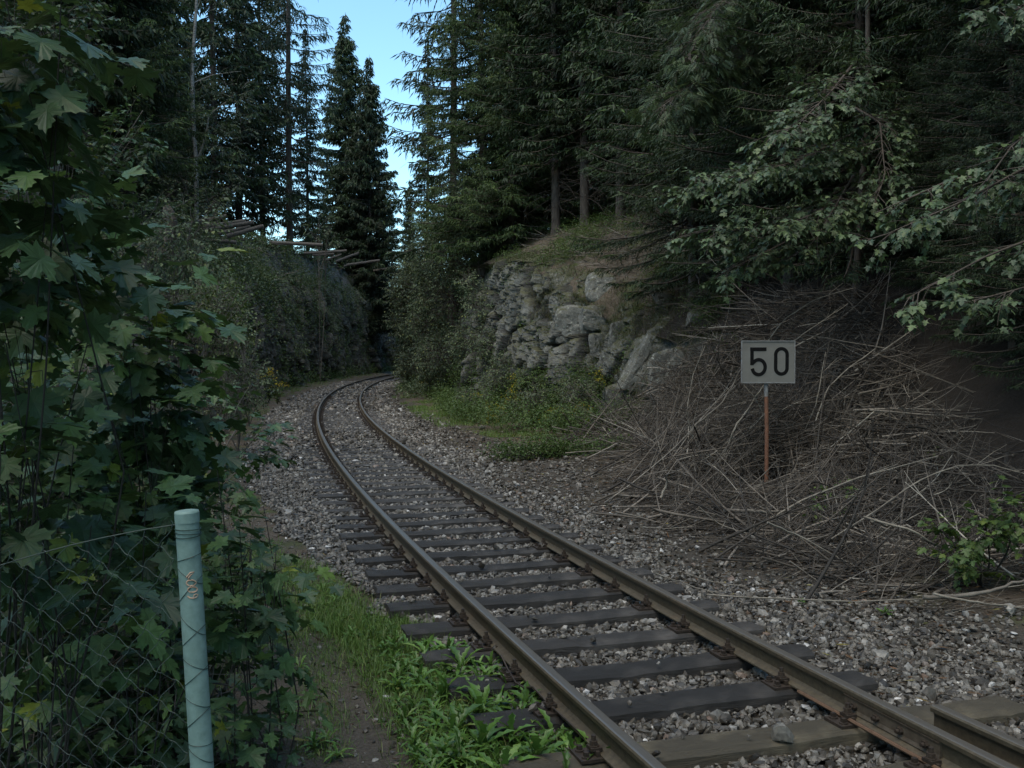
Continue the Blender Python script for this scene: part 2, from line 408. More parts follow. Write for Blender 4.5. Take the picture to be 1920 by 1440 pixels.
def stone_mat(name, bright=1.0):
    m, nt, p, _ = mat_new(name)
    v = attr(nt)
    c = ramp(nt, v, [(0, (.024, .020, .015)), (.4, (.062, .053, .041)), (.68, (.105, .093, .074)), (.86, (.155, .145, .126)), (.955, (.24, .23, .21)), (.965, (.14, .09, .06)), (.985, (.20, .19, .17)), (1, (.55, .54, .52))])
    n = noise(nt, 40, 5, .65, coords(nt, 'Object'))
    c = mixc(nt, 1.0, c, nt_gray(nt, maprange(nt, n, .3, .7, .6 * bright, 1.25 * bright)), 'MULTIPLY')
    nt.links.new(c, p.inputs['Base Color']); p.inputs['Roughness'].default_value = .5; p.inputs['Specular IOR Level'].default_value = .6
    bump(nt, p, n, .4, .006); return m
M['stone'] = stone_mat("ballast_stone")

def rock_mat(name="lichen_grey_rock", br=1.0, mossy=1.0):
    m, nt, p, _ = mat_new(name)
    co = coords(nt, 'Object')
    n1 = noise(nt, 1.3, 8, .7, co, .4); n2 = noise(nt, 14, 6, .7, co); n3 = noise(nt, .9, 5, .7, co)
    c = ramp(nt, n1, [(.25, (.040, .040, .036)), (.5, (.10, .10, .092)), (.75, (.19, .188, .175))])
    c = mixc(nt, maprange(nt, n2, .56, .68), c, (.27, .28, .25))
    c = mixc(nt, maprange(nt, n2, .42, .30), c, (.035, .034, .030))
    g = nt.nodes.new("ShaderNodeNewGeometry"); sep = nt.nodes.new("ShaderNodeSeparateXYZ"); nt.links.new(g.outputs['Normal'], sep.inputs[0])
    up = maprange(nt, sep.outputs[2], .45, .8); moss = math_(nt, 'MULTIPLY', maprange(nt, sep.outputs[2], .35, .6), maprange(nt, n3, .50 - .12 * mossy, .56 - .10 * mossy))
    c = mixc(nt, 1.0, c, (br, br, br * .97), 'MULTIPLY')
    c = mixc(nt, maprange(nt, noise(nt, 2.3, 6, .7, co), .55 - .06 * (mossy > 1.2), .66), c, (.040 * br, .038 * br, .026 * br))
    c = mixc(nt, moss, c, mixc(nt, n1, (.038, .042, .016), (.070, .066, .032)))
    c = mixc(nt, math_(nt, 'MULTIPLY', maprange(nt, attr(nt), .52, .95), .85), c, (.012, .011, .009))
    nt.links.new(c, p.inputs['Base Color']); p.inputs['Roughness'].default_value = .8
    h = math_(nt, 'ADD', math_(nt, 'MULTIPLY', n1, 1.5), math_(nt, 'MULTIPLY', n2, .5)); bump(nt, p, h, .9, .06)
    return m
M['rock'] = rock_mat(); M['rock_p'] = rock_mat('pale_rock', 1.35, .7); M['rock_l'] = rock_mat('overgrown_rock', .95, 1.7)

def ground_mat():
    m, nt, p, _ = mat_new("ground")
    co = coords(nt, 'Object')
    fine = noise(nt, 38, 6, .75, co); mid = noise(nt, 5, 6, .7, co); big = noise(nt, .8, 6, .65, co)
    soil = ramp(nt, fine, [(.25, (.026, .020, .015)), (.5, (.075, .058, .042)), (.75, (.15, .12, .09))])
    moss = ramp(nt, mid, [(.3, (.028, .038, .012)), (.7, (.075, .088, .025))])
    c = mixc(nt, maprange(nt, big, .50, .60), soil, moss)
    grav = ramp(nt, fine, [(.3, (.022, .018, .014)), (.55, (.062, .053, .042)), (.75, (.13, .115, .095))])
    c = mixc(nt, attr(nt, 'humus_shade'), c, ramp(nt, fine, [(.3, (.006, .005, .004)), (.7, (.026, .020, .015))]))  # dark soil, near black to paint in shade under the brush and in the hollow
    c = mixc(nt, attr(nt, 'grav'), c, grav)
    path = ramp(nt, fine, [(.3, (.045, .037, .029)), (.7, (.115, .098, .078))])
    c = mixc(nt, attr(nt, 'path'), c, path)
    rk = ramp(nt, mid, [(.25, (.030, .030, .028)), (.5, (.085, .086, .080)), (.75, (.19, .19, .18))])
    rk = mixc(nt, maprange(nt, big, .46, .58), rk, (.030, .038, .016))
    c = mixc(nt, attr(nt, 'rock'), c, rk)
    nt.links.new(c, p.inputs['Base Color']); p.inputs['Roughness'].default_value = .85; p.inputs['Specular IOR Level'].default_value = .3
    h = math_(nt, 'ADD', math_(nt, 'MULTIPLY', fine, .25), mid); bump(nt, p, h, .9, .07)
    return m
M['ground'] = ground_mat()

# ------------------------------------------------------------------ ground: one sheet bent along the track
def build_ground():
    s_arr = np.concatenate([np.arange(-28, -4, 1.0), np.arange(-4, 22, .3), np.arange(22, 42, .13), np.arange(42, 60, .3), np.arange(60, 125, .5), np.arange(125, 256, 4)])
    cen = np.linspace(-1.35, 1.35, 12)
    fr = []
    for side in (-1, 1):
        # (segment between key points, samples)
        counts = [8, 12, 30, 26, 26, 30, 22]
        T = []
        for j, c in enumerate(counts):
            for k in range(c): T.append(j + (k / c if j < 6 else (k / c) ** 1.6))
        T.append(7.0); fr.append((side, np.array(T)))
    S_, D_, Z_, R_ = [], [], [], []
    n = len(s_arr); cols = []
    def side_cols(side, T):
        P = prof(side, s_arr); j = np.minimum(T.astype(int), 6); t = T - j
        A = P[:, j, :]; B = P[:, j + 1, :]
        Q = A + (B - A) * t[None, :, None]
        slope = np.abs(B[..., 1] - A[..., 1]) / (np.abs(B[..., 0] - A[..., 0]) + 1e-6)
        rock = np.clip((slope - 1.1) / .8, 0, 1)
        return side * Q[..., 0], Q[..., 1], rock
    dl, zl, rl = side_cols(*fr[0]); dr, zr, rr = side_cols(*fr[1])
    D = np.concatenate([dl[:, ::-1], np.tile(cen, (n, 1)), dr], 1)
    Rk = np.concatenate([rl[:, ::-1], np.zeros((n, len(cen))), rr], 1)
    m = D.shape[1]; Sg = np.repeat(s_arr[:, None], m, 1)
    W = s2w(Sg.ravel(), D.ravel()); W[:, 2] = 0
    z0 = np.concatenate([zl[:, ::-1], np.full((n, len(cen)), -.08), zr], 1).ravel()
    ad = np.abs(D.ravel()); p = W.copy()
    w = np.clip((ad - 2.3) / 3.0, 0, 1)
    z = z0 + w * (0.22 * fbm(p, .45, 3, 3)) + np.clip((ad - 1.3) * .6, 0, 1) * 0.025 * vn(p, 2.2, 8)
    z -= 0.9 * 0  
    W[:, 2] = z
    # rocky relief on the steep faces: blocks pushed out and in
    rk = Rk.ravel(); th = np.interp(Sg.ravel(), SS, TH); side = np.sign(D.ravel())
    q = W * np.array([1, 1, 1.0]); d1, d2, cv = worley(q * np.array([.8, .8, 1.15]), 1.0, 5); e1, e2, ev = worley(q, 2.6, 15)
    out = (cv - .5) * .75 - np.exp(-((d2 - d1) / .07) ** 2) * .22 + (ev - .5) * .20 + .15 * fbm(q, 1.5, 33, 3)
    out *= rk * .35; out = out - rk * .30
    W[:, 0] -= side * np.cos(th) * out; W[:, 1] += side * np.sin(th) * out
    W[:, 2] += rk * .12 * vn(q, 1.3, 44)
    i = np.arange(n - 1)[:, None] * m; j = np.arange(m - 1)[None, :]
    quads = np.stack([i + j, i + j + 1, i + m + j + 1, i + m + j], -1).reshape(-1)
    a = Acc(); a.add(W, quads, np.full((n - 1) * (m - 1), 4)); o = a.build('ground', [M['ground']], smooth=True)
    me = o.data; s_ = Sg.ravel(); d_ = D.ravel()
    nz = vn(p, .9, 77) * .5 + vn(p, 3, 78) * .25
    grav = np.clip((np.interp(s_, [-30, 8, 16, 25, 40, 80], [4.6, 3.8, 4.4, 3.6, 3.0, 2.4]) - d_ + nz) * 2, 0, 1) * np.clip((d_ + np.interp(s_, [-30, 3, 6, 10, 17, 30], [1.0, .95, 1.4, 2.0, 2.5, 2.6]) + nz) * 3, 0, 1)
    path = np.clip(1 - np.abs(d_ - np.interp(s_, [-5, 2, 6, 12, 20], [-1.9, -1.85, -2.2, -2.6, -3.0]) + nz * .3) * 1.6, 0, 1) * np.clip((12 - s_) / 4, 0, 1)
    path = np.clip(path * 2.2, 0, 1)
    hum_shade = np.clip((d_ - np.interp(s_, [0, 12, 20, 26], [3.2, 4.2, 5.8, 7.5])) / 1.2, 0, 1) * np.clip((26 - s_) / 3, 0, 1)  # where the soil colour carries painted shade: below the heap and right hollow
    for nm, val in (('humus_shade', hum_shade), ('grav', grav), ('path', path), ('rock', np.clip(rk * (1 + .0 * nz), 0, 1))):
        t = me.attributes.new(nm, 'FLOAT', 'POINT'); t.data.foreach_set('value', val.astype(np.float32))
    tag(o, kind='structure'); return o
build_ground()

# ------------------------------------------------------------------ rails
def extrude(a, prof2, s_list, d0, z0, attr_of, closed=True, d_fun=None):
    k = len(prof2); n = len(s_list); V = []
    for (pd, pz) in prof2:
        dd = d0 + pd if d_fun is None else d_fun(s_list) + pd
        V.append(s2w(s_list, dd, z0 + pz))
    V = np.stack(V, 1).reshape(-1, 3)
    i = np.arange(n - 1)[:, None] * k; j = np.arange(k)[None, :]; jn = (j + 1) % k
    q = np.stack([i + j, i + k + j, i + k + jn, i + jn], -1).reshape(-1)
    a.add(V, q, np.full((n - 1) * k, 4), 0, np.tile(attr_of, n))
    a.add(V[:k], np.arange(k), [k], 0, np.array(attr_of)); a.add(V[-k:], np.arange(k)[::-1], [k], 0, np.array(attr_of))
half = [(.0625, 0), (.0625, .009), (.030, .020), (.010, .034), (.0085, .085), (.012, .106), (.0335, .116), (.0355, .138), (.029, .1475), (.018, .1500)]
RP = [(-x, z) for x, z in half[::-1]] ; RP = RP[:] ; RPROF = half + RP   # closed loop
RATT = [0, 0, 0, 0, 0, 0, .3, .5, .9, 1] + [1, .9, .5, .3, 0, 0, 0, 0, 0, 0]
RZ = 0.036
def rail(d0, s0, s1, label, dfun=None, joint=None, wire=False):
    t = thing('rail', label, 'rail', s2w(max(s0, 2), d0, RZ))
    sl = np.concatenate([np.arange(s0, 40, .35), np.arange(40, s1, .7)]) if s1 > 40 else np.arange(s0, s1 + .01, .35)
    a = Acc(); extrude(a, RPROF, sl, d0, RZ, RATT, d_fun=dfun)
    o = a.build('rail_bar', [M['rail']]); o.parent = t; o.location = -t.location
    if joint:
        j0, j1 = joint
        for sgn in (-1, 1):
            b = Acc(); ss = np.linspace(j0, j1, 6)
            pr = [(sgn * .010, .022), (sgn * .034, .026), (sgn * .026, .045), (sgn * .026, .090), (sgn * .034, .108), (sgn * .012, .112)]
            if sgn < 0: pr = pr[::-1]
            extrude(b, pr[::-1], ss, d0, RZ, [0] * 6)
            jb = b.build('joint_bar', [M['joint'], M['rust']]); jb.parent = t; jb.location = -t.location
            for k in range(4):
                bb = Acc(); c = s2w(j0 + (k + .5) * (j1 - j0) / 4, d0 + sgn * .026, RZ + .066); e = s2w(j0 + (k + .5) * (j1 - j0) / 4, d0 + sgn * .062, RZ + .066)
                bb.tube([c, c + (e - c) * .55], .020, 6); bb.tube([c, e], .011, 8)
                ob = bb.build('bolt', [M['iron']]); ob.parent = jb
    return t
r_l = rail(-.7525, -9, 150, 'long rusty brown rail on the left side of the track', joint=(1.72, 2.38))
r_r = rail(.7525, -9, 150, 'long rusty brown rail on the right side of the track', joint=(2.2, 2.95))
r_g = rail(1.25, -9, 2.62, 'short dark rail stub beginning beside the right rail in the gravel', dfun=lambda s: 1.00 + np.clip(2.6 - s, 0, 20) * .03)
# orange rusty bond strip low on the right rail joint, wire bond on the left rail
b = Acc(); b.tube(np.array([s2w(3.3 - .3 * k, .66, RZ + .012) for k in range(9)]), .011, 6)
tag(b.build('bond_cable', [M['rust']]), 'thin orange rusty cable lying along the foot of the right rail', 'cable')
b = Acc(); pts = [s2w(s, d, z) for s, d, z in [(4.45, -.83, .045), (4.35, -.86, .10), (4.2, -.86, .05), (4.0, -.87, .03), (3.82, -.88, .06), (3.7, -.86, .10), (3.55, -.83, .06), (3.3, -.82, .055), (3.0, -.81, .05)]]
b.tube(pts, .006, 5); tag(b.build('bond_wire', [M['iron']]), 'thin dark wire looping over the foot of the left rail', 'wire')

# ------------------------------------------------------------------ sleepers with their plates
def timber_mesh(seed, L=2.56, mat='timber'):
    nx, ny, nz = 44, 6, 4; X = np.linspace(-L / 2, L / 2, nx); Yy = np.linspace(-.13, .13, ny); Zz = np.linspace(-.15, 0, nz)
    a = Acc()
    def grid(P, nu, nv, flip):
        i = np.arange(nu - 1)[:, None] * nv; j = np.arange(nv - 1)[None, :]
        q = np.stack([i + j, i + j + 1, i + nv + j + 1, i + nv + j], -1)
        if flip: q = q[..., ::-1]
        a.add(P, q.reshape(-1), np.full((nu - 1) * (nv - 1), 4))
    def warp(P):
        P = P.copy(); c = np.abs(P[:, 1]) / .13; t = np.clip((P[:, 2] + .02) / .02, 0, 1)
        o = np.array([seed * 3.7, 0, 0])
        P[:, 2] -= t * np.clip(c - .55, 0, 1) * .030
        n1 = vn(P * np.array([2, 14, 8]) + o, 1, seed); n2 = vn(P + o, 1.2, seed + 5); n3 = vn(P + o, 9, seed + 7)
        P[:, 2] += n1 * .006 + n2 * .008 - np.clip(n3 - .5, 0, 1) * .03 * t
        P[:, 1] += vn(P + o, 3, seed + 3) * .012 + n2 * .012; P[:, 0] += np.sign(P[:, 0]) * (np.abs(P[:, 0]) > L / 2 - .01) * (vn(P + o, 7, seed + 4) * .025)
        return P
    g = lambda A, B: np.stack(np.meshgrid(A, B, indexing='ij'), -1).reshape(-1, 2)
    p = g(X, Yy); grid(warp(np.c_[p, np.zeros(len(p))]), nx, ny, True)
    for sy in (-.13, .13):
        p = g(X, Zz); grid(warp(np.c_[p[:, 0], np.full(len(p), sy), p[:, 1]]), nx, nz, sy > 0)
    for sx in (-L / 2, L / 2):
        p = g(Yy, Zz); grid(warp(np.c_[np.full(len(p), sx), p]), ny, nz, sx < 0)
    return a.mesh('timber', [M[mat]])
def plate_mesh():
    a = Acc(); a.box((-.175, -.08, -.002), (.175, .08, .014)); return a.mesh('tie_plate', [M['iron']])
def clamp_mesh():
    a = Acc()      # rib, clamp plate over the rail foot, tall bolt with nut, and a squat screw spike beside it
    a.box((.066, -.055, .013), (.084, .055, .040)); a.box((.045, -.035, .034), (.105, .035, .050))
    a.cyl((.080, 0, .048), .028, .008, 10); a.cyl((.080, 0, .056), .022, .024, 6); a.cyl((.080, 0, .080), .0125, .026, 8)
    for y in (-.045, .045):
        a.cyl((.138, y, .013), .024, .010, 10); a.box((.126, y - .012, .022), (.150, y + .012, .044))
    return a.mesh('rail_clamp', [M['iron']])
PLATE, CLAMP = plate_mesh(), clamp_mesh()
TIM = [timber_mesh(k) for k in range(5)]
def make_sleeper(tm, label, full=True):
    t = thing('railway_sleeper', label, 'railway sleeper', group='wooden sleepers under the track')
    link('timber', tm, t)
    if full:
        for sd in (-.7525, .7525):
            pl = link('tie_plate', PLATE, t, (sd, 0, .002))
            for rz in (0, pi): link('rail_clamp', CLAMP, pl, (0, 0, 0), rz)
    remember(t); return t
PROTO = [make_sleeper(tm, 'dark wet wooden sleeper in the ballast with clamped plates under both rails') for tm in TIM]
PROTO_F = [make_sleeper(tm, 'dark wooden sleeper far along the curve, half sunk in ballast', False) for tm in TIM[:3]]
LONG = [timber_mesh(21, 3.1, 'timber_b'), timber_mesh(22, 3.2, 'timber_b')]
used = set(); ks = 0; s = 5.45 - .65 * 12
while s < 108:
    special = None
    if 2.0 < s < 3.0: special = s
    if special is not None:
        yel = s < 2.4
        t = make_sleeper(LONG[int(yel)], 'yellowish brown sleeper nearest the bottom edge, below the rail joint' if yel else 'worn brown sleeper under the right rail joint, just above the yellowish one')
        doff = .25
    else:
        P_ = PROTO if s < 46 else PROTO_F; src = P_[ks % len(P_)]
        if src.name in used: t = copy_tree(src)
        else: t = src; used.add(src.name)
        doff = 0
    th = float(np.interp(s, SS, TH)); w = s2w(s + random.uniform(-.02, .02), doff + random.uniform(-.03, .03) + 0.02, .020 - (0.0 if s < 46 else .0))
    if special is not None: 
        for c in t.children:
            if c.name.startswith('tie_plate'): c.location.x -= doff
    else:
        pass
    t.location = [float(c) for c in (s2w(s, doff, .02) if True else w)]
    t.rotation_euler = (0, 0, -th + (0 if special is None else 0))
    ks += 1; s += .65
# sunk far sleepers share the label above

# ------------------------------------------------------------------ ballast and stones
def ico(sub):
    import bmesh
    bm = bmesh.new(); bmesh.ops.create_icosphere(bm, subdivisions=sub, radius=1.0)
    V = np.array([v.co[:] for v in bm.verts]); Fc = np.array([[v.index for v in f.verts] for f in bm.faces]); bm.free()
    return V, Fc
IV1, IF1 = ico(1); IV2, IF2 = ico(2); IV4, IF4 = ico(4); IV3, IF3 = ico(3)
def faceted(V, seed, n=9, flat=1.0):
    r = np.random.default_rng(seed); N = r.normal(size=(n, 3)); N /= np.linalg.norm(N, axis=1, keepdims=True); h = r.uniform(.45, .95, n)
    dt = V @ N.T; rad = np.min(np.where(dt > .05, h / np.maximum(dt, .05), 9), axis=1); rad = np.minimum(rad, 1.25)
    return V * rad[:, None] * np.array([1, 1, flat])
def proto_of(V, Fc): return (V, Fc.ravel(), np.full(len(Fc), Fc.shape[1]))
STONES = [proto_of(IV1 * rg.uniform(.62, 1.3, (len(IV1), 1)) * rg.uniform(.7, 1.25, 3) * [1, 1, .72], IF1) for k in range(16)]
STONES2 = [proto_of(faceted(IV2, 200 + k, 8, .75), IF2) for k in range(8)]
def rand_rot(n, tilt=.5):
    a = rg.uniform(0, 2 * pi, n); M_ = rotz(a); tx = rg.normal(0, tilt, n); c, s_ = np.cos(tx), np.sin(tx); o = np.zeros(n)
    Rx = np.stack([np.stack([o + 1, o, o], -1), np.stack([o, c, -s_], -1), np.stack([o, s_, c], -1)], 1)
    return M_ @ Rx @ rotz(rg.uniform(0, 2 * pi, n))
def scatter_stones(acc, n, s0, s1, dlo, dhi, rlo, rhi, protos, zoff=0., vpow=1.0, edge=.4, mask=None):
    s_ = rg.uniform(s0, s1, n); lo = np.interp(s_, *dlo) if isinstance(dlo, tuple) else dlo; hi = np.interp(s_, *dhi) if isinstance(dhi, tuple) else dhi
    d_ = lo + (hi - lo) * rg.random(n); W = s2w(s_, d_)
    en = vn(W, 1.3, 60) * edge; keep = (d_ > lo + np.abs(en)) & (d_ < hi - np.abs(en))
    # stones keep clear of the timber tops, mostly
    ph = np.abs(((s_ - 5.45) / .65 + .5) % 1 - .5) * .65; cover = np.clip(fbm(W, .22, 71, 2) * 1.4 + np.interp(s_, [10, 15, 22, 27, 60], [0, .35, .55, .1, .55]), 0, .9)
    on = (ph < .125) & (np.abs(d_) < 1.25)
    keep &= ~on | (rg.random(n) < np.where(s_ < 12, .010, cover * .35))
    keep &= rg.random(n) < np.clip(1.3 - .85 * np.clip(d_ - 1.1, 0, 9) * np.interp(s_, [2, 4.5, 8], [.35, .9, 1.1]) + .5 * vn(W, .6, 90), .10, 1)
    s_, d_, W, on = s_[keep], d_[keep], W[keep], on[keep]; n = len(s_)
    r = rlo + (rhi - rlo) * rg.random(n) ** 2.2
    z = ht(W[:, 0], W[:, 1]); z = np.where(on, .022, z + np.where(np.abs(d_) < 1.4, np.interp(s_, [4, 8, 16, 30], [.012, .02, .045, .035]), 0)); W[:, 2] = z + r * .35 + zoff * rg.random(n)
    M_ = rand_rot(n) * (r[:, None, None] * rg.uniform(.75, 1.3, (n, 1, 3)))
    val = rg.random(n) ** vpow
    k = rg.integers(0, len(protos), n)
    for i, pr in enumerate(protos):
        q = k == i; acc.inst(pr, M_[q], W[q], 0, val[q])
a = Acc()
DLO = ([-4, 1, 3, 6, 9, 17, 30], [-.75, -.8, -.95, -1.5, -1.9, -2.5, -2.6]); DHI = ([-5, 5, 9, 12, 18, 26, 40], [4.4, 3.6, 3.6, 4.2, 4.0, 3.3, 3.0])
scatter_stones(a, 46000, 1.0, 8, DLO, DHI, .011, .034, STONES, .02)
scatter_stones(a, 900, 1.0, 8, DLO, DHI, .03, .055, STONES, .01)
scatter_stones(a, 32000, 8, 16, DLO, DHI, .016, .042, STONES, .02)
scatter_stones(a, 26000, 16, 34, DLO, DHI, .025, .06, STONES, .02)
scatter_stones(a, 12000, 34, 75, DLO, (([34, 50, 80]), [2.8, 2.6, 2.2]), .04, .09, STONES, .02)
scatter_stones(a, 7000, 1.0, 22, (([1, 8, 20]), [-3.2, -4.2, -4.4]), -1.2, .006, .022, STONES, .0)
tag(a.build('ballast_stones', [M['stone']]), 'grey crushed stone ballast with a few white stones', 'ballast', kind='stuff')
# broken slabs and flat stones trodden into the dirt right of the track
a = Acc(); n = 8500; s_ = rg.uniform(1.2, 20, n); d_ = rg.uniform(1.35, 4.8, n); W = s2w(s_, d_); r = .012 + .034 * rg.random(n) ** 2.5; W[:, 2] = ht(W[:, 0], W[:, 1]) + .004 + r * .1
keep_ = vn(W, .9, 411) > -.3; W = W[keep_]; r = r[keep_]; n = len(W); M_ = rotz(rg.uniform(0, 6.28, n)) @ (np.eye(3)[None] * (r[:, None] * rg.uniform([.8, .6, .25], [1.6, 1.1, .5], (n, 3)))[:, None, :]); k = rg.integers(0, 16, n); val = rg.random(n)
for i_ in range(16): q = k == i_; a.inst(STONES[i_], M_[q], W[q], 0, val[q])
tag(a.build('flat_stones', [M['stone']]), 'flat broken stones trodden into the dirt right of the track', 'gravel', kind='stuff')
# a few large single stones
for k, (px, py, r, v, lab) in enumerate([(1467, 1425, .048, .80, 'upright pale stone sitting on the yellowish brown sleeper'), (1895, 1150, .065, .93, 'large pale stone at the right edge below the brush'),
        (1652, 1235, .055, .9, 'round pale stone in the gravel right of the track'), (1345, 1407, .055, .82, 'pale stone in the ballast near the bottom edge left of the yellowish sleeper'), (905, 795, .12, .8, 'flat pale stone in the gravel below the yellow flowers')]):
    w = hit(px, py + r * 200 / 2); V = faceted(IV2, 300 + k, 8, 1.1 if k == 0 else .75) * r
    a = Acc(); a.add(V + np.array([0, 0, r * .6]), IF2.ravel(), np.full(len(IF2), 3), 0, v); o = a.build('stone', [M['stone']]); o.location = w + np.array([0, 0, .10 if k == 0 else 0]); tag(o, lab, 'stone')
a = Acc(); n = 1500; s_ = rg.uniform(1, 12, n); d_ = rg.uniform(-3.6, -1.0, n); W = s2w(s_, d_); W[:, 2] = ht(W[:, 0], W[:, 1]) + .015
dirn = np.c_[rg.normal(size=(n, 2)), np.abs(rg.normal(0, .25, n))]; dirn /= np.linalg.norm(dirn, axis=1, keepdims=True); L = (rg.uniform(.02, .07, n) + (rg.random(n) < .12) * .12)[:, None]
LITTER = (W, dirn, L)
# chips of bright bark and litter in the gravel
a = Acc(); n = 9000; s_ = rg.uniform(2, 26, n); d_ = rg.uniform(1.2, 5.2, n); W = s2w(s_, d_); W[:, 2] = ht(W[:, 0], W[:, 1]) + .045
dirn = np.c_[rg.normal(size=(n, 2)), rg.normal(0, .15, n)]; dirn /= np.linalg.norm(dirn, axis=1, keepdims=True); L = rg.uniform(.02, .10, n)[:, None]
a.strips(W, W + dirn * L, rg.uniform(.006, .018, n), 0)
chipm = leafmat("dry_litter", [(0, (.03, .022, .015)), (.5, (.075, .055, .036)), (.84, (.11, .065, .035)), (.90, (.17, .08, .035)), (.94, (.24, .22, .06)), (.975, (.16, .13, .09)), (1, (.55, .52, .45))], .8, .1, .3)
a.strips(LITTER[0], LITTER[0] + LITTER[1] * LITTER[2], rg.uniform(.004, .02, len(LITTER[0])), 0)
tag(a.build('litter', [chipm]), 'dry chips and dead leaves on the gravel', 'litter', kind='stuff')

# ------------------------------------------------------------------ leaf shapes
def fan(half, cx=.35, fold=.18, droop=.25):
    """leaf of outline half (y>=0, base to tip), mirrored, as a fan of triangles round its middle"""
    h = np.array(half, float); o = np.vstack([h, (h * [1, -1])[::-1][1:-1]])
    V = np.vstack([[cx, 0], o]); z = fold * np.abs(V[:, 1]) - droop * V[:, 0] ** 2 - droop * .8 * V[:, 1] ** 2
    V = np.c_[V, z]; n = len(o); i = np.arange(n)
    return (V, np.stack([np.zeros(n, int), 1 + i, 1 + (i + 1) % n], 1).ravel(), np.full(n, 3))
MAPLE_HI = fan([(0, 0), (-.10, .10), (-.07, .25), (-.13, .40), (.04, .37), (.16, .33), (.20, .46), (.33, .50), (.40, .66), (.47, .52), (.58, .50), (.50, .38), (.47, .22), (.60, .24), (.68, .34), (.74, .22), (.86, .20), (.86, .08), (1.0, 0)], .22)
MAPLE_LO = fan([(0, 0), (-.08, .30), (.18, .28), (.42, .62), (.46, .22), (.72, .28), (1.0, 0)], .25)
OVATE = fan([(0, 0), (.22, .24), (.55, .27), (.85, .12), (1.0, 0)], .45, .25, .25)
SMALL = (np.array([[0, 0, 0], [.45, .28, .07], [1, 0, -.12], [.45, -.28, .07]]), np.array([0, 2, 1, 0, 3, 2]), np.array([3, 3]))
def blade(n=4, w=.05, bend=.5):
    t = np.linspace(0, 1, n); c = np.stack([bend * t ** 2, np.zeros(n), t - .35 * bend * t ** 2], 1); ww = w * (1 - t) ** .7 / 2 + .001
    V = np.vstack([c + np.c_[np.zeros(n), ww, np.zeros(n)], c - np.c_[np.zeros(n), ww, np.zeros(n)]]); i = np.arange(n - 1)
    return (V, np.stack([i, i + 1, i + 1 + n, i + n], 1).ravel(), np.full(n - 1, 4))
def broad(n=7, w=.24, bend=.55):
    """long toothed leaf with a folded midrib, arching outwards (x out, z up)"""
    t = np.linspace(0, 1, n); c = np.stack([.15 * t + bend * t ** 2, np.zeros(n), t - .62 * bend * t ** 2.4], 1)
    ww = w * np.sin(pi * np.clip(t * .92 + .05, 0, 1)) ** .8 * (.35 + .65 * t) / 1.4; ww = ww * (1 + .30 * (-1) ** np.arange(n)); ww[-1] = .002
    o = np.zeros(n)
    V = np.vstack([c, c + np.c_[-ww * .3, ww, ww * .35], c + np.c_[-ww * .3, -ww, ww * .35]]); i = np.arange(n - 1)
    q = np.concatenate([np.stack([i, i + 1, i + 1 + n, i + n], 1), np.stack([i + 2 * n, i + 2 * n + 1, i + 1, i], 1)])
    return (V, q.ravel(), np.full(len(q), 4))
def pinnate(pairs=6, L=1.0):
    """compound leaf (rowan, fern) of flat leaflets"""
    V = []; Q = []; n = 0
    for k in range(pairs * 2 + 1):
        x = L * (.2 + .8 * (k // 2) / pairs); sg = 1 if k % 2 else -1; l = .36 * (1 - .45 * abs((k // 2) / pairs - .35))
        d = np.array([.45, sg * .9]) if k < pairs * 2 else np.array([1.0, 0]); d = d / np.linalg.norm(d); p = np.array([-d[1], d[0]])
        b = np.array([x, 0]); z = -.25 * x * x
        for q in (b, b + d * l * .5 + p * l * .17, b + d * l, b + d * l * .5 - p * l * .17): V.append([q[0], q[1], z - .1 * abs(q[1])])
        Q += [n, n + 1, n + 2, n + 3]; n += 4
    return (np.array(V), np.array(Q), np.full(n // 4, 4))
BLADES = [blade(4, .05, b) for b in (.15, .4, .7)]; BROAD = [broad(11, w, b) for w, b in ((.15, .4), (.20, .65), (.13, .85), (.18, .2))]
PINN = pinnate()

def curve_path(p0, d, L, n=8, droop=0.0, wob=.15):
    P = [np.array(p0, float)]; d = np.array(d, float); d /= np.linalg.norm(d)
    for k in range(n):
        P.append(P[-1] + d * L / n); d = d + np.array([rg.normal() * wob / 2, rg.normal() * wob / 2, rg.normal() * wob / 3 - droop / n * 1.6]); d /= np.linalg.norm(d)
    return np.array(P)
def along(P, t):
    L = np.concatenate([[0], np.cumsum(np.linalg.norm(np.diff(P, axis=0), axis=1))]); x = np.asarray(t) * L[-1]
    return np.stack([np.interp(x, L, P[:, k]) for k in range(3)], -1)

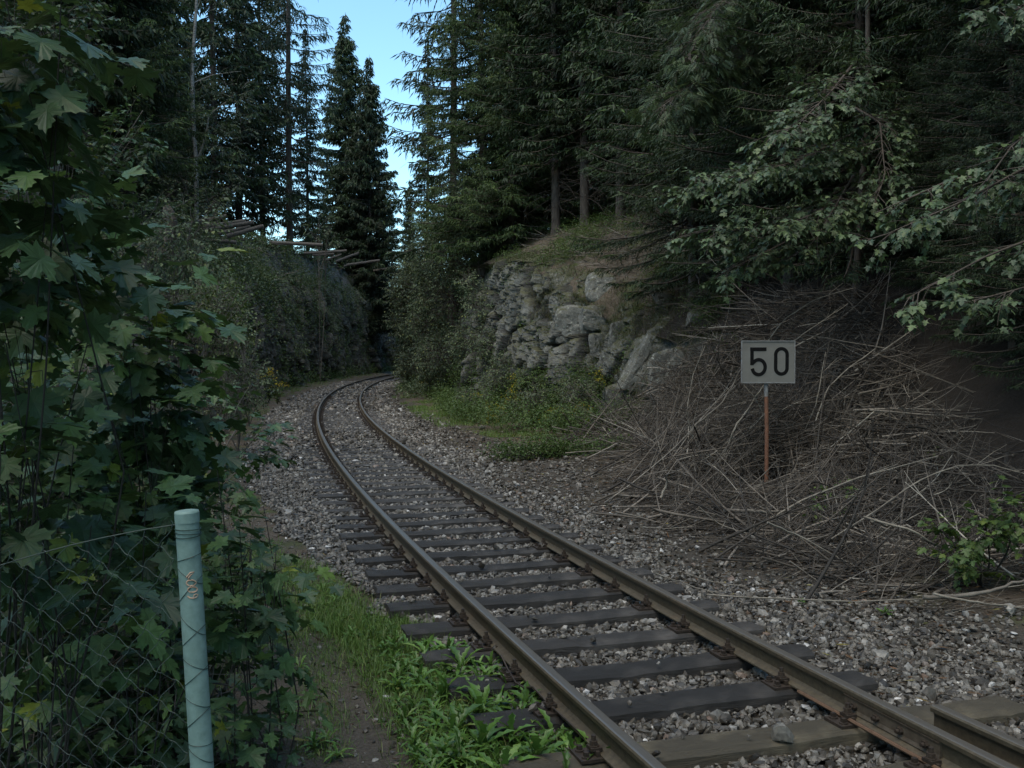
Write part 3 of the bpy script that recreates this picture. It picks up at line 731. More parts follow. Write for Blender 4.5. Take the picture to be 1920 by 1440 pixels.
class Leaves:
    def __init__(s): s.P = []; s.D = []; s.N = []; s.S = []; s.A = []
    def add(s, P, D, N, S, A=None):
        n = len(P); s.P.append(P); s.D.append(D); s.N.append(N); s.S.append(np.broadcast_to(np.asarray(S, float), (n,)).copy()); s.A.append(rg.random(n) if A is None else np.broadcast_to(A, (n,)))
    def build(s, acc, proto, mat=0):
        P, D, N, S, A = (np.concatenate(x) for x in (s.P, s.D, s.N, s.S, s.A))
        acc.inst(proto, frames(D, N) * S[:, None, None], P, mat, A)
def leafy_twig(lv, tw, p, d, L, size, n_pairs, droop=.25, r=.004, up=1.0, petiole=.5, smooth_size=True):
    """a twig with opposite leaf pairs whose blades lie roughly flat to the sky"""
    P = curve_path(p, d, L, 6, droop, .2); tw.append((P, r))
    t = np.repeat(np.linspace(.15, 1, n_pairs), 2); C = along(P, t); T = along(P, np.minimum(t + .05, 1.05)) - along(P, t - .06)
    T /= np.linalg.norm(T, axis=1, keepdims=True) + 1e-9; side = np.cross(T, [0, 0, 1.0]); side /= np.linalg.norm(side, axis=1, keepdims=True) + 1e-9
    sg = np.tile([1, -1], n_pairs)[:, None]; m = len(t)
    D = side * sg * rg.uniform(.5, 1.1, (m, 1)) + T * rg.uniform(.3, 1.0, (m, 1)) + np.c_[np.zeros((m, 2)), rg.uniform(-.65, -.05, m)]
    D /= np.linalg.norm(D, axis=1, keepdims=True); N = np.array([0, 0, up]) + rg.normal(0, .32, (m, 3)) + D * .1
    sz = size * rg.uniform(.55, 1.15, m) * (1 - .25 * t if smooth_size else 1)
    lv.add(C + D * sz[:, None] * petiole, D, N, sz)
def ball_points(n, c, r):
    v = rg.normal(size=(n, 3)); v /= np.linalg.norm(v, axis=1, keepdims=True); return np.asarray(c) + v * np.asarray(r) * rg.uniform(.45, 1.0, (n, 1)) ** .6, v

def leafy_bush(name, label, cat, base, blobs, size, density, leaf, mats, group=None, stem_r=.012, pairs=4, twig=.35, local=False):
    """a bush or young tree: stems rise from its base into blobs (centre, radii) full of leafy twigs"""
    lv = Leaves(); tw = []; st = Acc(); base = np.asarray(base, float)
    for c, r in blobs:
        c = np.asarray(c, float); r = np.asarray(r, float) * np.ones(3)
        vol = r.prod() ** (2 / 3); n = max(3, int(density * vol))
        C, v = ball_points(n, c, r)
        mid = base + (c - base) * .55 + rg.normal(0, .06, 3) * np.linalg.norm(c - base)
        main = along(np.array([base, mid, c, c + (c - mid) * .3]), np.linspace(0, 1, 12)); st.tube(main, np.linspace(stem_r, stem_r * .35, 12), 6, 0); joint = main[0]
        for k in range(n):
            q = C[k]; d = v[k] + np.array([0, 0, .15]) + rg.normal(0, .35, 3)
            leafy_twig(lv, tw, q - d / np.linalg.norm(d) * twig * .5, d, twig * rg.uniform(.7, 1.3), size, pairs)
            if k % 3 == 0:
                j = along(main, rg.uniform(.5, .95)); st.tube(along(np.array([j, (j + q) / 2 + rg.normal(0, .04, 3), q]), np.linspace(0, 1, 5)), np.linspace(stem_r * .4, stem_r * .15, 5), 4, 0, cap=False)
    for P, r in tw: st.tube(P, np.linspace(stem_r * .22, stem_r * .08, len(P)), 3, 0, cap=False)
    t = thing(name, label, cat, base, group=group)
    so = st.build('stems', [mats[0]], t); so.location = -base
    fa = Acc(); lv.build(fa, leaf); fo = fa.build('foliage', [mats[1]], t); fo.location = -base
    return t

# ------------------------------------------------------------------ spruces
def spruce(seed, H, cb, R, whorl=.45, per=6, strip=(.16, .30), sw=.05, sec=.16, tert=3, dead=0, mat='needle', trunk_r=.18, top_cut=None, blunt=.8):
    global rg
    keep = rg; rg = np.random.default_rng(seed)
    tr = Acc(); z = np.linspace(0, H, 16); P = np.c_[.25 * np.sin(z / H * 3 + seed) * (z / H), .2 * np.cos(z / H * 2 + seed) * (z / H), z]; P[0] = P[0] - [0, 0, .4]
    tr.tube(P, trunk_r * (1 - z / H) ** .8 + .012, 9); tr.tube(np.array([[0, 0, -.4], [0, 0, .5]]), [trunk_r * 1.5, trunk_r * 1.02], 9)
    A, B, Wd, At = [], [], [], []
    zz = cb
    while zz < H - .15:
        t = (zz - cb) / (H - cb); L0 = R * (1 - t) ** blunt * (1 - .35 * max(0, .12 - t) / .12) + .12
        nb = per if t < .9 else 4
        for b in range(nb):
            L = L0 * rg.uniform(.6, 1.12); az = rg.uniform(0, 2 * pi); el = -.30 + .75 * t + rg.normal(0, .1)
            n = 9; u = np.linspace(0, 1, n); hor = L * u; ver = L * (math.tan(el) * u - .25 * (1 - t) * u + .30 * (1 - t) * u ** 2.4)
            c = np.array([np.interp(zz, P[:, 2], P[:, 0]), np.interp(zz, P[:, 2], P[:, 1]), zz + rg.uniform(-.12, .12)])
            wv = np.cumsum(rg.normal(0, .03 * L / n * 4, n)); dx, dy = math.cos(az), math.sin(az)
            Q = c + np.stack([hor * dx - wv * dy, hor * dy + wv * dx, ver], -1)
            if L > .5: tr.tube(Q[::2], np.linspace(.012 + .009 * L, .004, 5), 4, cap=False)
            bare = .12 if t > .05 else .25
            m = max(2, int(L * (1 - bare) / sec)); ts = bare + (1 - bare) * (np.arange(m) + rg.random(m) * .5) / m
            for sg in (1, -1):
                C = along(Q, ts); l2 = (.10 + .34 * L * (1 - ts) ** .7 * (ts + .35)) * rg.uniform(.6, 1.2, m); l2 = np.minimum(l2, 1.1)
                D = np.stack([dx * .75 - sg * dy * .75 + rg.normal(0, .15, m), dy * .75 + sg * dx * .75 + rg.normal(0, .15, m), rg.uniform(-.55, -.05, m)], -1)
                E = C + D * l2[:, None]
                A.append(C); B.append(E); Wd.append(np.full(m, sw * 1.1)); At.append(rg.random(m) * .5 + .5 * (ts > .75))
                for k in range(tert):
                    f = (k + .6) / tert; C2 = C + (E - C) * f; D2 = D * .45 + np.c_[rg.normal(0, .35, (m, 2)), rg.uniform(-.95, -.35, m)]
                    D2 /= np.linalg.norm(D2, axis=1, keepdims=True); ln = rg.uniform(*strip, m)
                    A.append(C2); B.append(C2 + D2 * ln[:, None]); Wd.append(np.full(m, sw)); At.append(rg.random(m) * .7 + .3 * (ts > .8) * rg.random(m))
            A.append(Q[2:-1]); B.append(Q[3:]); Wd.append(np.full(n - 3, sw)); At.append(rg.random(n - 3))
        zz += whorl * rg.uniform(.75, 1.2) * (1 - .35 * t)
    # leader
    A.append(np.array([[P[-1][0], P[-1][1], H - .6]])); B.append(P[-1:] + [0, 0, .15]); Wd.append(np.array([sw])); At.append(np.array([.5]))
    for k in range(dead):
        z0 = rg.uniform(1.0, max(cb, 1.5)); az = rg.uniform(0, 2 * pi); Q = curve_path([0, 0, z0], [math.cos(az), math.sin(az), rg.uniform(-.5, .1)], rg.uniform(.5, 2.4), 6, rg.uniform(-.2, .6), .25)
        tr.tube(Q, np.linspace(.014, .004, 7), 4, 0, cap=False)
        for _ in range(5):
            q = along(Q, rg.uniform(.3, 1)); tr.tube(curve_path(q, rg.normal(size=3) * [1, 1, .5] + [0, 0, -.5], rg.uniform(.2, .6), 4, .3, .3), [.005, .004, .004, .003, .002], 3, 0, cap=False)
    cr = Acc(); A = np.concatenate(A); B = np.concatenate(B); cr.strips(A, B, np.concatenate(Wd), 0, np.clip(np.concatenate(At), 0, 1))
    tm = tr.mesh('trunk', [M['bark']], True); cm = cr.mesh('crown', [M[mat]]); rg = keep
    return tm, cm
SP = {
 'tall': spruce(1, 25, 1.6, 3.1, .5, 6, (.2, .42), .085, .22, 3),
 'tall2': spruce(2, 27, 3.0, 3.4, .55, 6, (.2, .45), .09, .23, 3, mat='needle'),
 'dense': spruce(11, 25, 1.5, 3.7, .5, 8, (.25, .5), .11, .2, 4),
 'wide': spruce(12, 25, 1.0, 4.8, .5, 9, (.25, .55), .11, .2, 4, blunt=.85),
 'slim': spruce(3, 23, 1.2, 2.5, .42, 6, (.18, .36), .08, .2, 3, blunt=.9),
 'open': spruce(4, 26, 2.5, 3.6, .75, 5, (.22, .5), .06, .2, 3, blunt=.7, dead=10),
 'edge': spruce(5, 17, .5, 3.0, .36, 7, (.10, .22), .030, .10, 5, mat='needle_l', trunk_r=.14),
 'edge2': spruce(6, 19, 1.0, 3.3, .38, 7, (.10, .22), .032, .10, 5, mat='needle_l', trunk_r=.15),
 'bare': spruce(7, 20, 3.0, 3.2, .45, 6, (.14, .32), .06, .16, 3, dead=34, trunk_r=.17),
 'near': spruce(8, 11, .6, 2.7, .30, 7, (.05, .13), .017, .07, 7, trunk_r=.10, dead=12),
 'high': spruce(9, 17, 5.2, 4.0, .38, 8, (.08, .2), .03, .10, 5, trunk_r=.17, dead=50),
}
SPO = {}
def put_spruce(kind, w, label, h=1.0, group=None, name='spruce_tree', rz=None, wd=None):
    if kind not in SPO:
        t = thing(name, label, 'spruce tree', (0, 0, 0)); link('trunk', SP[kind][0], t); link('crown', SP[kind][1], t); remember(t); SPO[kind] = t
    else: t = copy_tree(SPO[kind])
    if 'group' in t.keys(): del t['group']
    tag(t, label, 'spruce tree', group)
    t.location = [float(c) for c in w]; t.scale = (wd or h, wd or h, h); t.rotation_euler = (0, 0, rz if rz is not None else random.uniform(0, 6.28)); return t
def on(px, Y, dz=0):
    x = (px - 960) / F * Y; return np.array([x, Y, ht1(x, Y) - .05 + dz])
# the pair in the gap, and their neighbours
put_spruce('wide', on(652, 112), 'tallest spruce of the pair standing in the gap of sky', 1.16, wd=1.12)
put_spruce('wide', on(697, 109), 'slightly shorter spruce of the pair in the sky gap, on the right', 1.2, wd=1.05)
for (k, px, Y, h, lab) in [
    ('open', 545, 86, 1.6, 'tall open spruce at the left edge of the sky gap with long bare hanging boughs'),
    ('tall2', 495, 92, 1.45, 'dark tall spruce behind the logs left of the open spruce'),
    ('slim', 578, 98, 1.0, 'slim dark spruce close to the left side of the sky gap'),
    ('tall', 450, 80, 1.5, 'dense dark spruce above the log pile'),
    ('tall2', 405, 74, 1.45, 'tall dark spruce just right of the white birch trunk'),
    ('tall', 325, 62, 1.35, 'dense dark spruce just left of the white birch trunk'),
    ('edge2', 235, 40, 1.25, 'spruce behind the maple leaves at the upper left'),
    ('edge', 262, 48, 1.2, 'lower green spruce under the birch at the upper left'),
    ('tall2', 170, 38, 1.2, 'spruce partly hidden by maple leaves near the top left corner'),
    ('open', 848, 50, 1.15, 'tall open spruce at the right edge of the sky gap with hanging twigs'),
    ('edge2', 905, 44, 1.15, 'green leafy-boughed spruce right of the sky gap above the shrubs'),
    ('slim', 772, 96, .82, 'slender spruce between the pair and the open right hand spruce'),
    ('tall', 768, 104, .78, 'spruce filling the low end of the sky gap right of the pair'),
    ('slim', 800, 78, .95, 'dark spruce low in the gap behind the open right hand spruce'),
    ('edge', 960, 42, 1.1, 'spruce with boughs down to the shrubs above the rock face'),
    ('edge2', 1010, 45, 1.25, 'tall green spruce left of the bare trunks on the right slope'),
    ('bare', 1042, 39.5, 1.0, 'spruce whose bare trunk is leftmost of those above the rock'),
    ('bare', 1096, 38.5, 1.05, 'spruce with a thin bare trunk between two others on the right slope'),
    ('bare', 1162, 37.0, 1.0, 'spruce with a dead tangle of twigs low on its bare trunk'),
    ('bare', 1235, 33.0, 1.1, 'thick trunked spruce at the top of the mossy bank'),
    ('edge', 1160, 41, 1.2, 'green spruce behind the bare trunks with drooping boughs'),
    ('near', 1300, 27, 1.3, 'small spruce on the slope right of the thick trunk'),
    ('edge', 1330, 31, 1.0, 'spruce with drooping grey boughs behind the maple leaves'),
    ('near', 1480, 23, 1.35, 'young spruce in the shade above the brush pile'),
    ('near', 1600, 21, 1.3, 'young spruce behind the upper end of the brush pile'),
    ('edge2', 1560, 27, 1.0, 'large spruce in deep shade above the brush pile'),
    ('high', 1790, 20.5, 1.0, 'spruce with a bare dead-twigged stem standing in the black hollow at the right'),
    ('high', 1960, 16.5, 1.0, 'spruce whose bare stem stands just beyond the right edge in the dark'),
    ('high', 1700, 25, 1.05, 'spruce with a bare stem deep in the dark behind the brush pile'),
    ('edge2', 1850, 27, 1.0, 'large spruce closing the back of the black hollow'),
    ('edge2', 1690, 31, 1.0, 'large spruce behind the dark stems above the brush pile'),
    ('edge', 1950, 23, 1.0, 'large spruce at the right edge behind the bare stems'),
    ('edge', 1800, 23.5, .75, 'small full spruce at the back of the hollow right of the brush'),
    ('edge', 1895, 21.5, .7, 'small full spruce in the hollow near the right edge'),
    ('edge2', 1720, 26.5, .75, 'full spruce with low boughs behind the right part of the brush pile'),
    ('edge', 1990, 18.5, .7, 'small full spruce beyond the right edge in the hollow'),
    ('near', 1900, 15.2, .62, 'small dark young spruce in the hollow by the right edge, behind the long arched branch'),
    ('near', 1810, 17.5, .6, 'small dark young spruce at the back of the brush pile on the right'),
    ('near', 1985, 13.8, .6, 'small dark young spruce half out of the picture at the right edge'),
    ('near', 1730, 19.6, .62, 'small dark young spruce under the bare stem in the hollow'),
    ('near', 1880, 18.5, .75, 'young dark spruce deep in the hollow at the right'),
    ('high', 2250, 12.5, .95, 'tall spruce beyond the right edge shading the hollow'),
]:
    put_spruce(k, on(px, Y), lab, h)
# unseen trees added round the camera, only to shade the scene
for x_, y_ in [(9.5, 7), (13, 10), (10, 1), (14, 4), (9, -6), (13, -10), (5, -14), (-6, -9), (-10, -4), (-9, 4), (-13, 8), (-12, -14), (16, 14), (-3, -18), (2, -24)]:
    put_spruce('high' if x_ > 0 else 'tall2', (x_, y_, ht1(x_, y_) - .1), 'tall unseen spruce added beside the camera for its shade', 1.0, 'unseen spruces added for shade')
# the forest behind, both sides
kinds = ['tall', 'tall2', 'slim', 'tall', 'edge2', 'bare']
placed = []
def fill(side, n, s0, s1, d0, d1, lab, grp, mind=2.6, hs=(.8, 1.15)):
    c = 0; tries = 0
    while c < n and tries < n * 60:
        tries += 1; s_ = rg.uniform(s0, s1); d_ = side * rg.uniform(d0, d1); w = s2w(s_, d_)
        if w[1] < 4: continue
        px = 960 + F * w[0] / w[1]
        if px < -500 or px > 2500: continue
        if 596 < px < 752 and w[1] < 175: continue
        if any((w[0] - q[0]) ** 2 + (w[1] - q[1]) ** 2 < mind ** 2 for q in placed): continue
        placed.append(w); w[2] = ht1(w[0], w[1]) - .1; put_spruce(kinds[int(rg.integers(0, 6))], w, lab, rg.uniform(*hs), grp); c += 1
fill(1, 70, 12, 60, 13, 34, 'tall spruce standing in the dark forest behind the right bank', 'spruces of the forest on the right')
fill(1, 24, 55, 110, 9, 34, 'tall spruce standing in the dark forest behind the right bank', 'spruces of the forest on the right')
fill(-1, 60, 25, 95, 15, 44, 'tall dark spruce standing behind the left bank', 'spruces of the forest on the left')
fill(-1, 14, 8, 30, 14, 34, 'tall dark spruce standing behind the left bank', 'spruces of the forest on the left')
for k, (px, Y) in enumerate([(610, 128), (640, 131), (675, 127), (712, 130), (735, 124)]):
    put_spruce('slim' if k % 2 else 'bare', on(px, Y), 'low spruce seen as a dark stem under the pair in the sky gap', .62, 'spruces under the pair in the gap')

# ------------------------------------------------------------------ the leafy trees and shrubs
# birch sapling on the left bank
BY = 49.0
def birch():
    b = at(368, 330, BY); b[2] = ht1(b[0], b[1]); t = thing('birch_tree', 'slender birch with a pale trunk standing before the dark spruces', 'birch tree', b)
    P = np.array([at(368, 470, BY), at(368, 310, BY), at(362, 220, BY), at(360, 130, BY), at(366, 40, BY), at(372, -60, BY), at(378, -190, BY)]) ; P[0, 2] = b[2] - .2
    tr = Acc(); Q = along(P, np.linspace(0, 1, 30)); tr.tube(Q, np.linspace(.12, .05, 30), 7)
    fork = along(np.array([at(366, 312, BY), at(385, 260, BY - .3), at(392, 215, BY - .7), at(425, 190, BY - 1)]), np.linspace(0, 1, 10)); tr.tube(fork, np.linspace(.07, .02, 10), 6)
    lv = Leaves(); tw = []
    for f, n, sz in ((fork, 34, .10),):
        for k in range(n): leafy_twig(lv, tw, along(f, rg.uniform(.3, 1)) + rg.normal(0, .4, 3), rg.normal(size=3) + [.3, 0, .2], .55, sz * 1.4, 5)
    for (px, py, r, n) in ((375, 235, .35, 14), (440, 175, .5, 26), (455, 240, .35, 14), (365, 190, .3, 8), (420, 265, .45, 16), (350, 30, .9, 20), (400, -40, 1.1, 24), (340, -120, 1.2, 30), (410, -160, 1., 20)):
        C, v = ball_points(int(n * 1.6), at(px, py, BY - .7), r * 1.45); n = len(C)
        for k in range(n): leafy_twig(lv, tw, C[k], v[k] + [0, 0, .2], .5, .14, 5)
    for k in range(16):
        q = along(P, rg.uniform(.35, 1)); br = curve_path(q, [rg.normal(), rg.normal(), .7], rg.uniform(1.2, 2.8), 7, .2, .15); tr.tube(br, np.linspace(.025, .007, 8), 4, cap=False)
        for j in range(3): leafy_twig(lv, tw, along(br, rg.uniform(.5, 1)), rg.normal(size=3), .5, .12, 4)
    for Pt, r in tw: tr.tube(Pt, r, 3, cap=False)
    o = tr.build('trunk', [M['birch']], t, True); o.location = -b; fa = Acc(); lv.build(fa, OVATE); o = fa.build('crown', [M['maple_r']], t); o.location = -b
birch()
SB = [M['bark_g'], M['shrub']]; WB = [M['stem'], M['weed']]; MB_ = [M['stem'], M['maple']]
leafy_bush('hazel_bush', 'pale green bush growing over the log pile below the birch', 'bush', on(365, 48), [(at(345, 345, 47), (.85, .8, .7)), (at(400, 372, 46.5), (.9, .8, .7)), (at(318, 395, 46), (.8, .8, .8)), (at(435, 345, 47), (.6, .6, .55)), (at(300, 330, 47), (.8, .6, .7))], .16, 75, OVATE, [M['bark_g'], M['maple_r']], pairs=5, stem_r=.03)
leafy_bush('hazel_bush', 'small bright bush on the bank rim left of the pair of spruces', 'bush', on(600, 72), [(at(598, 425, 72), (1.3, 1, 1.2)), (at(612, 450, 72), (1.2, 1, .8))], .22, 30, OVATE, [M['bark_g'], M['maple_r']], pairs=4, stem_r=.03)

# shrubs in the middle, right of the track: leaves hide the foot of the bank
mid = [
 (790, 690, 60, 1.7, .16, 'dark shrub where the rails vanish behind the bank'),
 (800, 600, 56, 2.3, .16, 'tall dark shrub left of the middle thicket, above the vanishing rails'),
 (850, 680, 46, 1.9, .13, 'leafy dark shrub above the green verge'),
 (845, 560, 50, 2.1, .14, 'bluish green shrub halfway up the middle thicket'),
 (905, 640, 41, 1.5, .12, 'shrub with broad pale leaves left of the rock face foot'),
 (815, 500, 58, 2.1, .16, 'shrub at the skyline beside the bright gap'),
 (890, 500, 46, 1.8, .13, 'shrub high in the thicket left of the rock face top'),
 (940, 600, 38, 1.0, .10, 'narrow shrub against the left end of the rock face'),
 (925, 410, 43, 1.9, .13, 'willowy shrub with thin upright stems above the rock face'),
 (870, 430, 48, 1.9, .13, 'dense shrub below the green spruce'),
 (915, 560, 37.5, .9, .10, 'shrub leaning against the upper left end of the rock face'),
 (925, 650, 36, .8, .10, 'shrub against the left end of the rock face below the upper one'),
 (1000, 715, 30.5, .5, .075, 'leafy bush growing up the lower left part of the rock face'),
 (1060, 735, 28.5, .45, .07, 'leafy bush covering the foot of the rock face left of the fern'),
 (985, 760, 29, .6, .085, 'low shrub among the yellow flowers'),
 (1085, 745, 27.5, .6, .08, 'low green bush in front of the rock foot'),
 (960, 700, 34, .9, .09, 'round bush behind the yellow flowers'),
 (1045, 790, 26, .45, .07, 'low leafy bush at the edge of the brushwood'),
 (880, 755, 33, .6, .08, 'small bush at the verge left of the yellow flowers'),
]
for (px, py, Y, r, sz, lab) in mid:
    c = at(px, py, Y); b = np.array([c[0] + .2, Y + .4, ht1(c[0] + .2, Y + .4)]); b[2] = min(b[2], c[2])
    bl = [(c, (r, r * .8, r * .8))] + [(c + rg.normal(0, .45, 3) * r, r * rg.uniform(.4, .7)) for _ in range(3)]
    leafy_bush('shrub', lab, 'shrub', b, bl, sz, 260 / (sz / .1) ** 1.2, OVATE if sz < .13 else OVATE, SB if sz > .075 else WB, pairs=4, twig=sz * 3.2, stem_r=.02)

# tree with hanging maple leaves on the right: boughs come in from beyond the right edge
def bough_tree(name, label, base, boughs, leaf, size, mats, spray=.5, pairs=4, dens=9, th=.16, top=9):
    """boughs: lists of points from the trunk outwards, with half widths of the leafy part"""
    t = thing(name, label, 'leafy tree', base); tr = Acc(); lv = Leaves(); tw = []
    tp = base + np.array([.3, .4, top]); tr.tube(along(np.array([base - [0, 0, .3], (base + tp) / 2 + [.15, 0, 0], tp]), np.linspace(0, 1, 12)), np.linspace(th, th * .4, 12), 8)
    for pts, wd, start in boughs:
        pts = np.array(pts); Q = along(pts, np.linspace(0, 1, 16)); tr.tube(Q, np.linspace(.028, .006, 16), 5)
        L = np.linalg.norm(np.diff(pts, axis=0), axis=1).sum(); n = int(L * dens * (1 - start) * (wd / .5) ** 1.2)
        for k in range(n):
            f = start + (1 - start) * rg.random(); q = along(Q, f); T = along(Q, min(f + .05, 1)) - along(Q, f - .05); T /= np.linalg.norm(T) + 1e-9
            side = np.cross(T, [0, 0, 1]) * rg.choice([-1, 1]) * rg.uniform(.3, 1.2) + T * rg.uniform(.2, 1) + [0, 0, rg.uniform(-.35, .25)]
            ln = wd * rg.uniform(.4, 1.25); sp = curve_path(q, side, ln, 6, .25, .2); tr.tube(sp, np.linspace(.008, .003, 7), 4, cap=False)
            for j in range(2):
                leafy_twig(lv, tw, along(sp, rg.uniform(.35, .9)), side + rg.normal(0, .4, 3), spray * rg.uniform(.5, 1), size, pairs, .3)
    for P, r in tw: tr.tube(P, .003, 3, cap=False)
    o = tr.build('trunk', [mats[0]], t, True); o.location = -base; fa = Acc(); lv.build(fa, leaf); o = fa.build('crown', [mats[1]], t); o.location = -base
MR = [M['bark'], M['maple_r']]
bt = on(2150, 12.5)
bough_tree('maple_tree', 'maple beyond the right edge, its leafy boughs reaching in over the brush pile', bt, [
  ([at(2150, 250, 11.8), at(1950, 300, 11.2), at(1800, 380, 10.8), at(1660, 440, 10.5)], .45, .3),
  ([at(2150, 360, 11.3), at(1980, 430, 10.6), at(1850, 480, 10.2), at(1700, 560, 10.0)], .36, .35),
  ([at(2150, 150, 11.3), at(2000, 200, 10.8), at(1900, 270, 10.6), at(1850, 340, 10.4)], .35, .3),
  ([at(2150, 300, 12.5), at(1950, 350, 12.2), at(1800, 330, 12), at(1640, 400, 11.8)], .45, .35),
  ([at(2150, 420, 11.3), at(2050, 500, 10.6), at(1900, 545, 10.2), at(1800, 570, 10.0)], .30, .3),
  ([at(2150, -80, 10.8), at(2000, -20, 10.0), at(1900, 10, 9.6), at(1820, 30, 9.4)], .35, .3),
 ], MAPLE_LO, .115, MR, .35, 4, 11)
bt = on(1600, 19.5)
bough_tree('maple_tree', 'shaded maple whose pale leaves hang left of the dark hollow above the brush pile', bt, [
  ([at(1600, 250, 19), at(1500, 300, 17), at(1400, 330, 16.4), at(1290, 335, 16)], .75, .15),
  ([at(1600, 350, 18), at(1530, 400, 16.5), at(1450, 430, 16), at(1330, 430, 15.6)], .75, .1),
  ([at(1600, 380, 18), at(1480, 450, 16.6), at(1400, 490, 16), at(1340, 520, 15.6)], .5, .2),
  ([at(1600, 330, 18.4), at(1570, 380, 16.8), at(1530, 450, 16.2), at(1490, 480, 15.9)], .5, .3),
  ([at(1600, 120, 19), at(1560, 170, 17.5), at(1500, 230, 16.8), at(1470, 250, 16.5)], .7, .1),
  ([at(1600, 200, 19), at(1650, 230, 17.5), at(1660, 330, 16.8), at(1640, 380, 16.5)], .6, .2),
 ], MAPLE_LO, .135, MR, .45, 4, 13, .08)
bt = on(1500, 26)
bough_tree('rowan_tree', 'rowan with feathery pale leaves arching from the upper right towards the middle', bt, [
  ([at(1500, -60, 25), at(1420, 60, 22.5), at(1330, 130, 21), at(1235, 205, 20)], .8, .25),
  ([at(1500, -120, 25), at(1400, -40, 22), at(1330, 30, 21), at(1290, 110, 20.5)], .9, .2),
  ([at(1500, 0, 25), at(1450, 80, 22.5), at(1380, 120, 21.5), at(1300, 190, 21)], .6, .35),
  ([at(1520, -150, 25), at(1560, -20, 22), at(1570, 60, 21), at(1540, 120, 20.5)], .9, .2),
  ([at(1520, -80, 25), at(1650, 0, 22), at(1700, 60, 21), at(1700, 150, 20.5)], .8, .3),
 ], PINN, .30, MR, .5, 3, 13, .12, 13)

# maple saplings close by on the left, behind and over the fence
MR_ = [M['stem'], M['maple']]
def near_maple(label, base, blobs, size=.15, dens=55, leaf=MAPLE_HI, pairs=3, twig=.28):
    return leafy_bush('maple_sapling', label, 'maple sapling', base, blobs, size, dens, leaf, MB_, pairs=pairs, twig=twig, stem_r=.0045, group='young maples along the left side')
def gb(px, Y, z=.05): return np.array([(px - 960) / F * Y, Y, ht1((px - 960) / F * Y, Y)])
near_maple('maple sapling with large dark leaves in the top left corner', gb(-60, 2.9), [(at(-20, 50, 2.9), (.24, .3, .26)), (at(60, 200, 2.9), (.16, .25, .18)), (at(-30, 330, 2.8), (.24, .3, .25)), (at(90, 340, 3.0), (.12, .2, .12)), (at(-90, 200, 2.8), (.25, .3, .4)), (at(110, 110, 2.9), (.10, .2, .12))], .135, 170)
near_maple('maple sapling with yellowing top leaves above the middle of the left edge', gb(60, 3.6), [(at(40, 470, 3.4), (.20, .3, .3)), (at(200, 505, 3.8), (.14, .2, .08)), (at(10, 620, 3.3), (.3, .3, .3)), (at(110, 430, 3.5), (.2, .25, .16))], .15, 120)
near_maple('maple sapling with bluish leaves left of the bushy bank, upper part of the hedge', gb(250, 4.4), [(at(240, 560, 4.4), (.32, .35, .24)), (at(280, 640, 4.5), (.24, .35, .22)), (at(170, 650, 4.2), (.34, .35, .28)), (at(290, 740, 4.6), (.24, .3, .26))], .15, 120)
near_maple('maple sapling reaching furthest right over the gravel at mid height', gb(330, 4.8), [(at(325, 800, 4.8), (.24, .35, .24)), (at(290, 870, 4.5), (.32, .35, .3)), (at(360, 880, 4.8), (.15, .3, .18)), (at(250, 780, 4.3), (.3, .3, .3)), (at(330, 960, 4.7), (.2, .3, .2)), (at(160, 960, 4.4), (.3, .3, .25)), (at(60, 1050, 4.2), (.3, .3, .3))], .145, 120)
near_maple('maple sapling with hanging leaves at the middle of the left edge', gb(40, 2.9), [(at(40, 800, 2.9), (.16, .2, .2)), (at(0, 900, 2.8), (.18, .2, .2)), (at(50, 980, 2.9), (.16, .2, .18)), (at(130, 930, 3.4), (.24, .3, .25))], .13, 110)
near_maple('maple sapling behind the wire mesh beside the green post', gb(230, 3.3), [(at(160, 1090, 3.1), (.22, .2, .13)), (at(270, 1010, 3.4), (.2, .2, .16)), (at(60, 1120, 2.9), (.18, .2, .16)), (at(220, 1180, 3.5), (.26, .2, .2)), (at(310, 1080, 3.6), (.16, .2, .14)), (at(430, 1110, 3.9), (.14, .2, .16)), (at(100, 1220, 3.4), (.2, .2, .12)), (at(60, 1300, 3.6), (.16, .2, .12)), (at(200, 1450, 3.2), (.14, .2, .06))], .13, 70)
near_maple('dark maple sapling right of the green post beside the path', gb(470, 3.9), [(at(455, 1080, 3.8), (.15, .2, .16)), (at(510, 1040, 4.0), (.12, .2, .12)), (at(460, 1180, 3.8), (.16, .2, .18)), (at(440, 1300, 3.7), (.14, .2, .2)), (at(500, 1150, 3.9), (.10, .2, .12)), (at(420, 980, 3.9), (.1, .15, .12)), (at(430, 1420, 3.6), (.14, .2, .16)), (at(515, 1100, 4.1), (.07, .2, .10)), (at(470, 1330, 3.9), (.07, .15, .12))], .10, 120)
